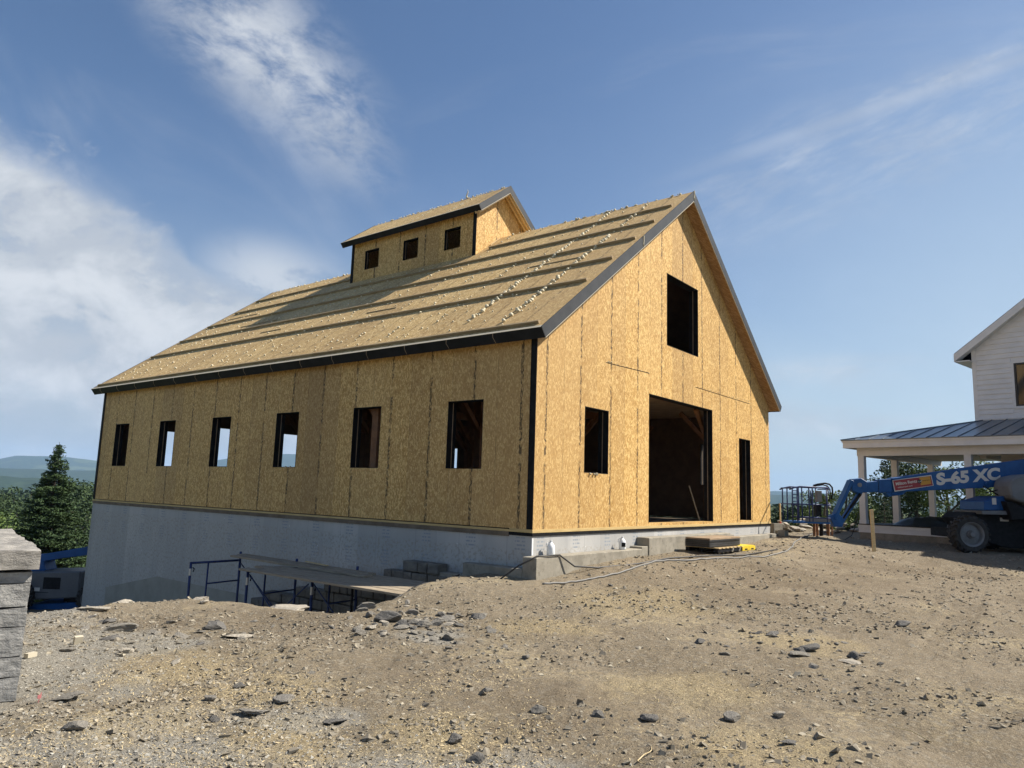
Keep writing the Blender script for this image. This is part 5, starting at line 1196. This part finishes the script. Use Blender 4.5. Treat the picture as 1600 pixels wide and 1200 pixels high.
q = MB(); q.box((wc.x-.05, -.75, wc.z-.14), (wc.x+.1, 1.0, wc.z+.14)); q.build('axle', M_machine, lift); q = MB(); q.box((wc.x+2.6, -.75, wc.z-.14), (wc.x+2.75, 1.0, wc.z+.14)); q.build('axle', M_machine, lift)
# short timber posts standing in the dirt beneath the basket
for i, (px, lb) in enumerate(((1267, 'leftmost brown timber post under the lift basket'), (1271.5, 'second brown timber post under the basket from the left'), (1278, 'black post in the middle under the lift basket'), (1288, 'thick brown timber post under the basket near the jib'), (1294, 'rightmost brown post under the lift basket, next to the jib'))):
    x, y = at(px, 24.2+.12*i); z = g1(x, y); q = MB(); wd = (.075, .06, .10, .09, .05)[i]
    q.box((-wd/2, -wd/2, -.1), (wd/2, wd/2, .50)); o = q.build('timber_post', M_machine if i == 2 else M_timber, None, bevel=.004, loc=(x, y, z)); tag(o, lb, 'post')

# ------------------------------------------------------------------ second lift behind the barn
l2x, l2y = at(104, 27.5); l2z = g1(l2x, l2y)
lift2 = empty('boom_lift', (l2x, l2y, l2z), 'second lift with a dark grey cover, half hidden behind the barn at left', 'boom lift', None, LANG)
mp2 = 27.5/F_PX
def l2(px, py, dy=0.): hyz = 768.6+.0319*(px-800); return Vector(((px-96)*mp2, dy, CAM.z+(hyz-py)*mp2-l2z))
q = MB(); P = [l2(76, 893), l2(79, 888), l2(95, 885.5), l2(175, 884), l2(175, 922), l2(98, 925), l2(76, 923)]; q.prism([(p.x, p.z) for p in P], -.9, .6, 'y'); cv2 = q.build('engine_cover', M_greyD, lift2, bevel=.04)
q = MB(); a = l2(91, 925); b = l2(92.5, 887); q.box((a.x, -.905, a.z+.02), (b.x, -.898, b.z-.03)); a = l2(76, 913); b = l2(131, 914); q.box((a.x+.02, -.905, b.z), (b.x, -.898, a.z)); q.build('panel_groove', M_machine, cv2)
q = MB(); a = l2(110, 912); q.box((a.x, -.906, a.z), (a.x+.19, -.9, a.z+.12)); q.build('service_label', M_letter, cv2)
q = MB(); a = l2(122, 909); q.box((a.x, -.906, a.z), (a.x+.6, -.9, a.z+.4)); q.build('vent_grille', M_machine, cv2)
q = MB(); P = [l2(82, 888), l2(83, 863), l2(98, 862), (l2(175, 849)), l2(175, 862), l2(128, 868), l2(104, 872), l2(109, 885), l2(104, 889)]; q.prism([(p.x, p.z) for p in P], -.35, .35, 'y'); q.build('boom', M_blue, lift2, bevel=.02)
q = MB(); a = l2(94, 880); q.box((a.x, -.356, a.z), (a.x+.12, -.351, a.z+.07)); a = l2(90, 868); q.box((a.x, -.356, a.z), (a.x+.08, -.351, a.z+.05)); q.build('lightening_hole', M_machine, lift2)
q = MB(); P = [l2(80, 950), l2(84, 940), l2(96, 933), l2(180, 929), l2(180, 960), l2(80, 962)]; q.prism([(p.x, p.z) for p in P], -.7, .9, 'y'); q.build('chassis', M_blue, lift2, bevel=.03)
q = MB(); q.lathe([(0, -.6), (.22, -.6), (.22, .5), (0, .5)], 16, 'y', tuple(l2(160, 925))); q.box(tuple(l2(140, 935, -.3)), tuple(l2(176, 920, .3))); q.build('turntable', M_machine, lift2)
wz = .5
wheel(lift2, l2(91, 0).x, -1.0, .5, .5, .34); wheel(lift2, l2(91, 0).x+2.6, -1.0, .5, .5, .34); wheel(lift2, l2(91, 0).x, 1.1, .5, .5, .34); wheel(lift2, l2(91, 0).x+2.6, 1.1, .5, .5, .34)

# ------------------------------------------------------------------ trees
def leaf_cloud(P, Nrm, size, g, asp=1.0):
    """small folded leaves at points P; returns verts/faces"""
    n = len(P); a = g.normal(size=(n, 3)); a /= np.linalg.norm(a, axis=1)[:, None]
    if Nrm is not None: a = a*.8+Nrm; a /= np.linalg.norm(a, axis=1)[:, None]
    t = np.cross(a, g.normal(size=(n, 3))); t /= np.linalg.norm(t, axis=1)[:, None]+1e-9; b = np.cross(a, t)
    s = size*g.uniform(.6, 1.3, n); s = s[:, None]
    v = np.stack([P-t*s*asp, P-b*s*.5+a*s*.15, P+t*s*asp, P+b*s*.5+a*s*.15], 1).reshape(-1, 3)
    return v, (np.arange(n)*4)[:, None]+np.array([0, 1, 2, 3])[None]
def broad_tree(x, y, h, wd, n, size, m_, label, group=None, seed=0, zb=None, trunk=.3, name='deciduous_tree', crown_lo=.25):
    g = np.random.default_rng(seed); z = (g1(x, y) if zb is None else zb)-.1
    o = empty(name, (x, y, z), label, 'tree', group)
    nc = 26; th = g.uniform(0, 6.28, nc); zz = g.uniform(crown_lo, .93, nc); rad = wd/2*np.sqrt(np.clip(1-((zz-.55)/.5)**2, .05, 1))*g.uniform(.35, .85, nc)
    C = np.stack([rad*np.cos(th), rad*np.sin(th), zz*h], 1); cr_ = g.uniform(.13, .24, nc)*min(wd, h*.8)
    ids = g.integers(0, nc, n); d = g.normal(size=(n, 3)); d /= np.linalg.norm(d, axis=1)[:, None]; rr_ = g.uniform(.55, 1.05, n)**.6
    P = C[ids]+d*(cr_[ids]*rr_)[:, None]*np.array([1, 1, .8]); v, f = leaf_cloud(P, d*.5+np.array([0, 0, .4]), size, g)
    np_mesh('crown', v, f, m_, o)
    q = MB(); q.tube([(0, 0, 0), (.03*h, 0, h*.3), (0, .02*h, h*.6), (.02*h, 0, h*.85)], [trunk*.5, trunk*.4, trunk*.25, .03], 7)
    for k in range(8): c = C[k]; q.tube([(.02*h, 0, h*(.25+.04*k)), tuple(c*.6+np.array([0, 0, h*.12])), tuple(c)], [trunk*.22, trunk*.13, .02], 5)
    q.build('trunk', M_bark, o); return o
def spruce(x, y, h, wd, label, seed=0, zb=None, dens=1., group=None, m_=None, lo=.03):
    g = np.random.default_rng(seed); z = (g1(x, y) if zb is None else zb)-.1; o = empty('spruce_tree', (x, y, z), label, 'tree', group)
    Ps = []; Ns = []; levels = int(h*6.5*dens); q = MB()
    for i in range(levels):
        t = lo+(.985-lo)*(i/levels); R = wd/2*(1-t)**.95*(.9+.2*g.random())+.03; nb = int(5+9*(1-t))
        for k in range(nb):
            a = g.uniform(0, 6.28); r = R*g.uniform(.55, 1.12); m = max(8, int(r*62*dens))
            s = g.uniform(.12, 1, m)**.7; droop = -.32*r*s**1.2+.20*r*s**3+.10*r*(t > .85)
            side = g.normal(0, .10+.05*r, m)*s; px = np.cos(a)*r*s-np.sin(a)*side; py = np.sin(a)*r*s+np.cos(a)*side
            Ps.append(np.stack([px, py, t*h+droop+g.normal(0, .03, m)+(.25*r*s if t > .8 else 0)], 1))
            nn = np.tile(np.array([[0, 0, .9]]), (m, 1)); Ns.append(nn)
            if k % 2 == 0: q.tube([(0, 0, t*h), (np.cos(a)*r*.5, np.sin(a)*r*.5, t*h-.11*r), (np.cos(a)*r*.95, np.sin(a)*r*.95, t*h-.13*r)], [.018+.01*h*(1-t)*.3, .012, .004], 4)
    P = np.concatenate(Ps); v, f = leaf_cloud(P, np.concatenate(Ns), .048*(h/6)**.5, g, 1.7); np_mesh('crown', v, f, m_ or M_spruce, o)
    q.tube([(0, 0, 0), (0, 0, h*.5), (0, 0, h)], [.02*h, .012*h, .008], 8); q.build('trunk', M_bark, o); return o
x, y = at(106, 33); spruce(x, y, 6.4, 4.5, 'tall full spruce tree left of the barn', 1, -4.05, 1.45)
def hzr(px): return 768.6+.0319*(px-800)
def ztop(px, py, D): return CAM.z+(hzr(px)-py)*D/F_PX
LBLUE = 0
lt = [(12, 768, 62, 7, M_leafd, 'round tree at the far left edge', 5.2), (40, 800, 56, 5, M_leaf, 'low light green bush tree between the pier and the spruce', 4.0), (52, 778, 70, 6, M_leafd, 'mid green tree behind the low bush tree', 6.),
      (-30, 775, 60, 7, M_leaf, 'green tree just beyond the left edge', 6.)]
for i, (px, py, D, wd, m_, lb, _) in enumerate(lt):
    x, y = at(px, D); zb = g1(x, y); broad_tree(x, y, max(2.5, ztop(px, py, D)-zb), wd, 5200, .13, m_, lb, None, 20+i, crown_lo=.08)
for i, (px, py, D) in enumerate(((70, 748, 85), (-10, 758, 95), (20, 757, 100), (45, 762, 95), (128, 752, 75), (145, 760, 80), (160, 757, 90))):
    x, y = at(px, D); zb = g1(x, y); broad_tree(x, y, ztop(px, py, D)-zb, 7.5, 2600, .2, M_leafd, 'dark green tree in the row behind the spruce', 'dark tree row behind the spruce', 40+i, crown_lo=.1)
rt = [(1285, 768, 40, 3.4, M_leaf, 'sparse leafy tree behind the lift basket', 2600), (1318, 757, 43, 3.6, M_leaf, 'taller sparse leafy tree behind the jib arm', 3200), (1240, 795, 46, 3.5, M_leafd, 'low dark shrub tree right of the barn corner', 2200),
      (1262, 793, 42, 2.6, M_leaf, 'small bush seen through the basket rails', 1800), (1352, 790, 44, 2.4, M_leafd, 'small dark tree just right of the first porch post', 1600), (1425, 716, 44, 7.5, M_leafd, 'large dark leafy tree seen through the porch', 15000),
      (1475, 720, 42, 6.5, M_leaf, 'sunlit leafy tree seen through the right porch bay', 14000), (1402, 735, 50, 4.5, M_leafd, 'leafy tree behind the second side post of the porch', 4000), (1550, 700, 50, 7, M_leafd, 'leafy tree hidden mostly behind the house', 2500)]
for i, (px, py, D, wd, m_, lb, n) in enumerate(rt):
    x, y = at(px, D); zb = g1(x, y)-.5; broad_tree(x, y, ztop(px, py, D)-zb, wd, n, .085 if D < 45 else .11, m_, lb, None, 60+i, zb, crown_lo=.05)
for i, (px, py, D) in enumerate(((1375, 776, 39), (1388, 764, 41))):
    x, y = at(px, D); zb = g1(x, y)-.4; spruce(x, y, ztop(px, py, D)-zb, 2.6, ('small dark spruce seen left of the tarp under the porch', 'taller dark spruce behind the second porch side post')[i], 80+i, zb, .8)
# forest mass further out
g = np.random.default_rng(99); n = 5200; u = g.random(n); r = 95*(620/95)**u; az = np.radians(g.uniform(fa-42, fa+42, n)); X = CAM.x+r*np.sin(az); Y = CAM.y+r*np.cos(az)
k = (fbm(X/60, Y/60, 3, 7) > .40) | (r > 170); X, Y, r = X[k], Y[k], r[k]; Zg = gz(X, Y); n = len(X)
hh = g.uniform(6, 11, n)*np.clip(r/200, .55, 1.0); zmax = CAM.z-.004*r; hh = np.minimum(hh, np.maximum(zmax-Zg, 2)); m = 34
P = g.normal(size=(n, m, 3)); P /= np.linalg.norm(P, axis=2)[..., None]; P *= g.uniform(.6, 1, (n, m, 1)); nd = P.copy()
P = P*np.stack([hh*.42, hh*.42, hh*.5], 1)[:, None, :]+np.stack([X, Y, Zg+hh*.5], 1)[:, None, :]
v, f = leaf_cloud(P.reshape(-1, 3), nd.reshape(-1, 3)*.8, np.repeat(hh*.10, m), g); fo = np_mesh('forest', v, f, M_leafd); fo['kind'] = 'stuff'; fo['label'] = 'dense green woodland filling the valley beyond the field'; fo['category'] = 'forest'
# tall grass below the spruce and field edge
g = np.random.default_rng(77); n = 16000; px = g.uniform(-30, 170, n); D = 26+g.random(n)**1.2*16; t = (px-800)/F_PX*1.01
X = CAM.x+f0.x*D+r0.x*t*D; Y = CAM.y+f0.y*D+r0.y*t*D; k = np.exp(-((Y-27-.12*X+((X+8)*.05)**2)/2.2)**2) < .3; k &= ~((X > -.3) & (Y < L+.3)) & (D > 28.5); X, Y = X[k], Y[k]; n = len(X); Zg = gz(X, Y)
hgt = g.uniform(.12, .38, n); a = g.uniform(0, 6.28, n); wv = .012+.01*g.random(n); lean = g.normal(0, .09, (n, 2))
v = np.stack([np.stack([X-np.cos(a)*wv, Y-np.sin(a)*wv, Zg-.03], 1), np.stack([X+np.cos(a)*wv, Y+np.sin(a)*wv, Zg-.03], 1), np.stack([X+lean[:, 0], Y+lean[:, 1], Zg+hgt], 1)], 1).reshape(-1, 3)
gr = np_mesh('tall_grass', v, np.arange(n*3).reshape(-1, 3), M_grass); tag(gr, 'tall green grass at the field edge below the spruce', 'grass', kind='stuff')

# ------------------------------------------------------------------ haze in the air
q = MB(); q.box((-9000, -9000, -180), (9000, 9000, 300)); hz_ = q.build('haze', None); hz_['kind'] = 'stuff'; hz_['label'] = 'pale summer haze over the valley and hills'; hz_['category'] = 'haze'
hm = bpy.data.materials.new('haze'); hm.use_nodes = True; nt = NT(hm.node_tree); nt.n.remove(nt.n['Principled BSDF'])
pv = nt.new('ShaderNodeVolumePrincipled'); pv.inputs['Color'].default_value = (.45, .68, 1, 1); pv.inputs['Density'].default_value = 1.2e-4; pv.inputs['Anisotropy'].default_value = 0.0
nt.l.new(pv.outputs[0], nt.n['Material Output'].inputs['Volume']); hz_.data.materials.clear(); hz_.data.materials.append(hm)
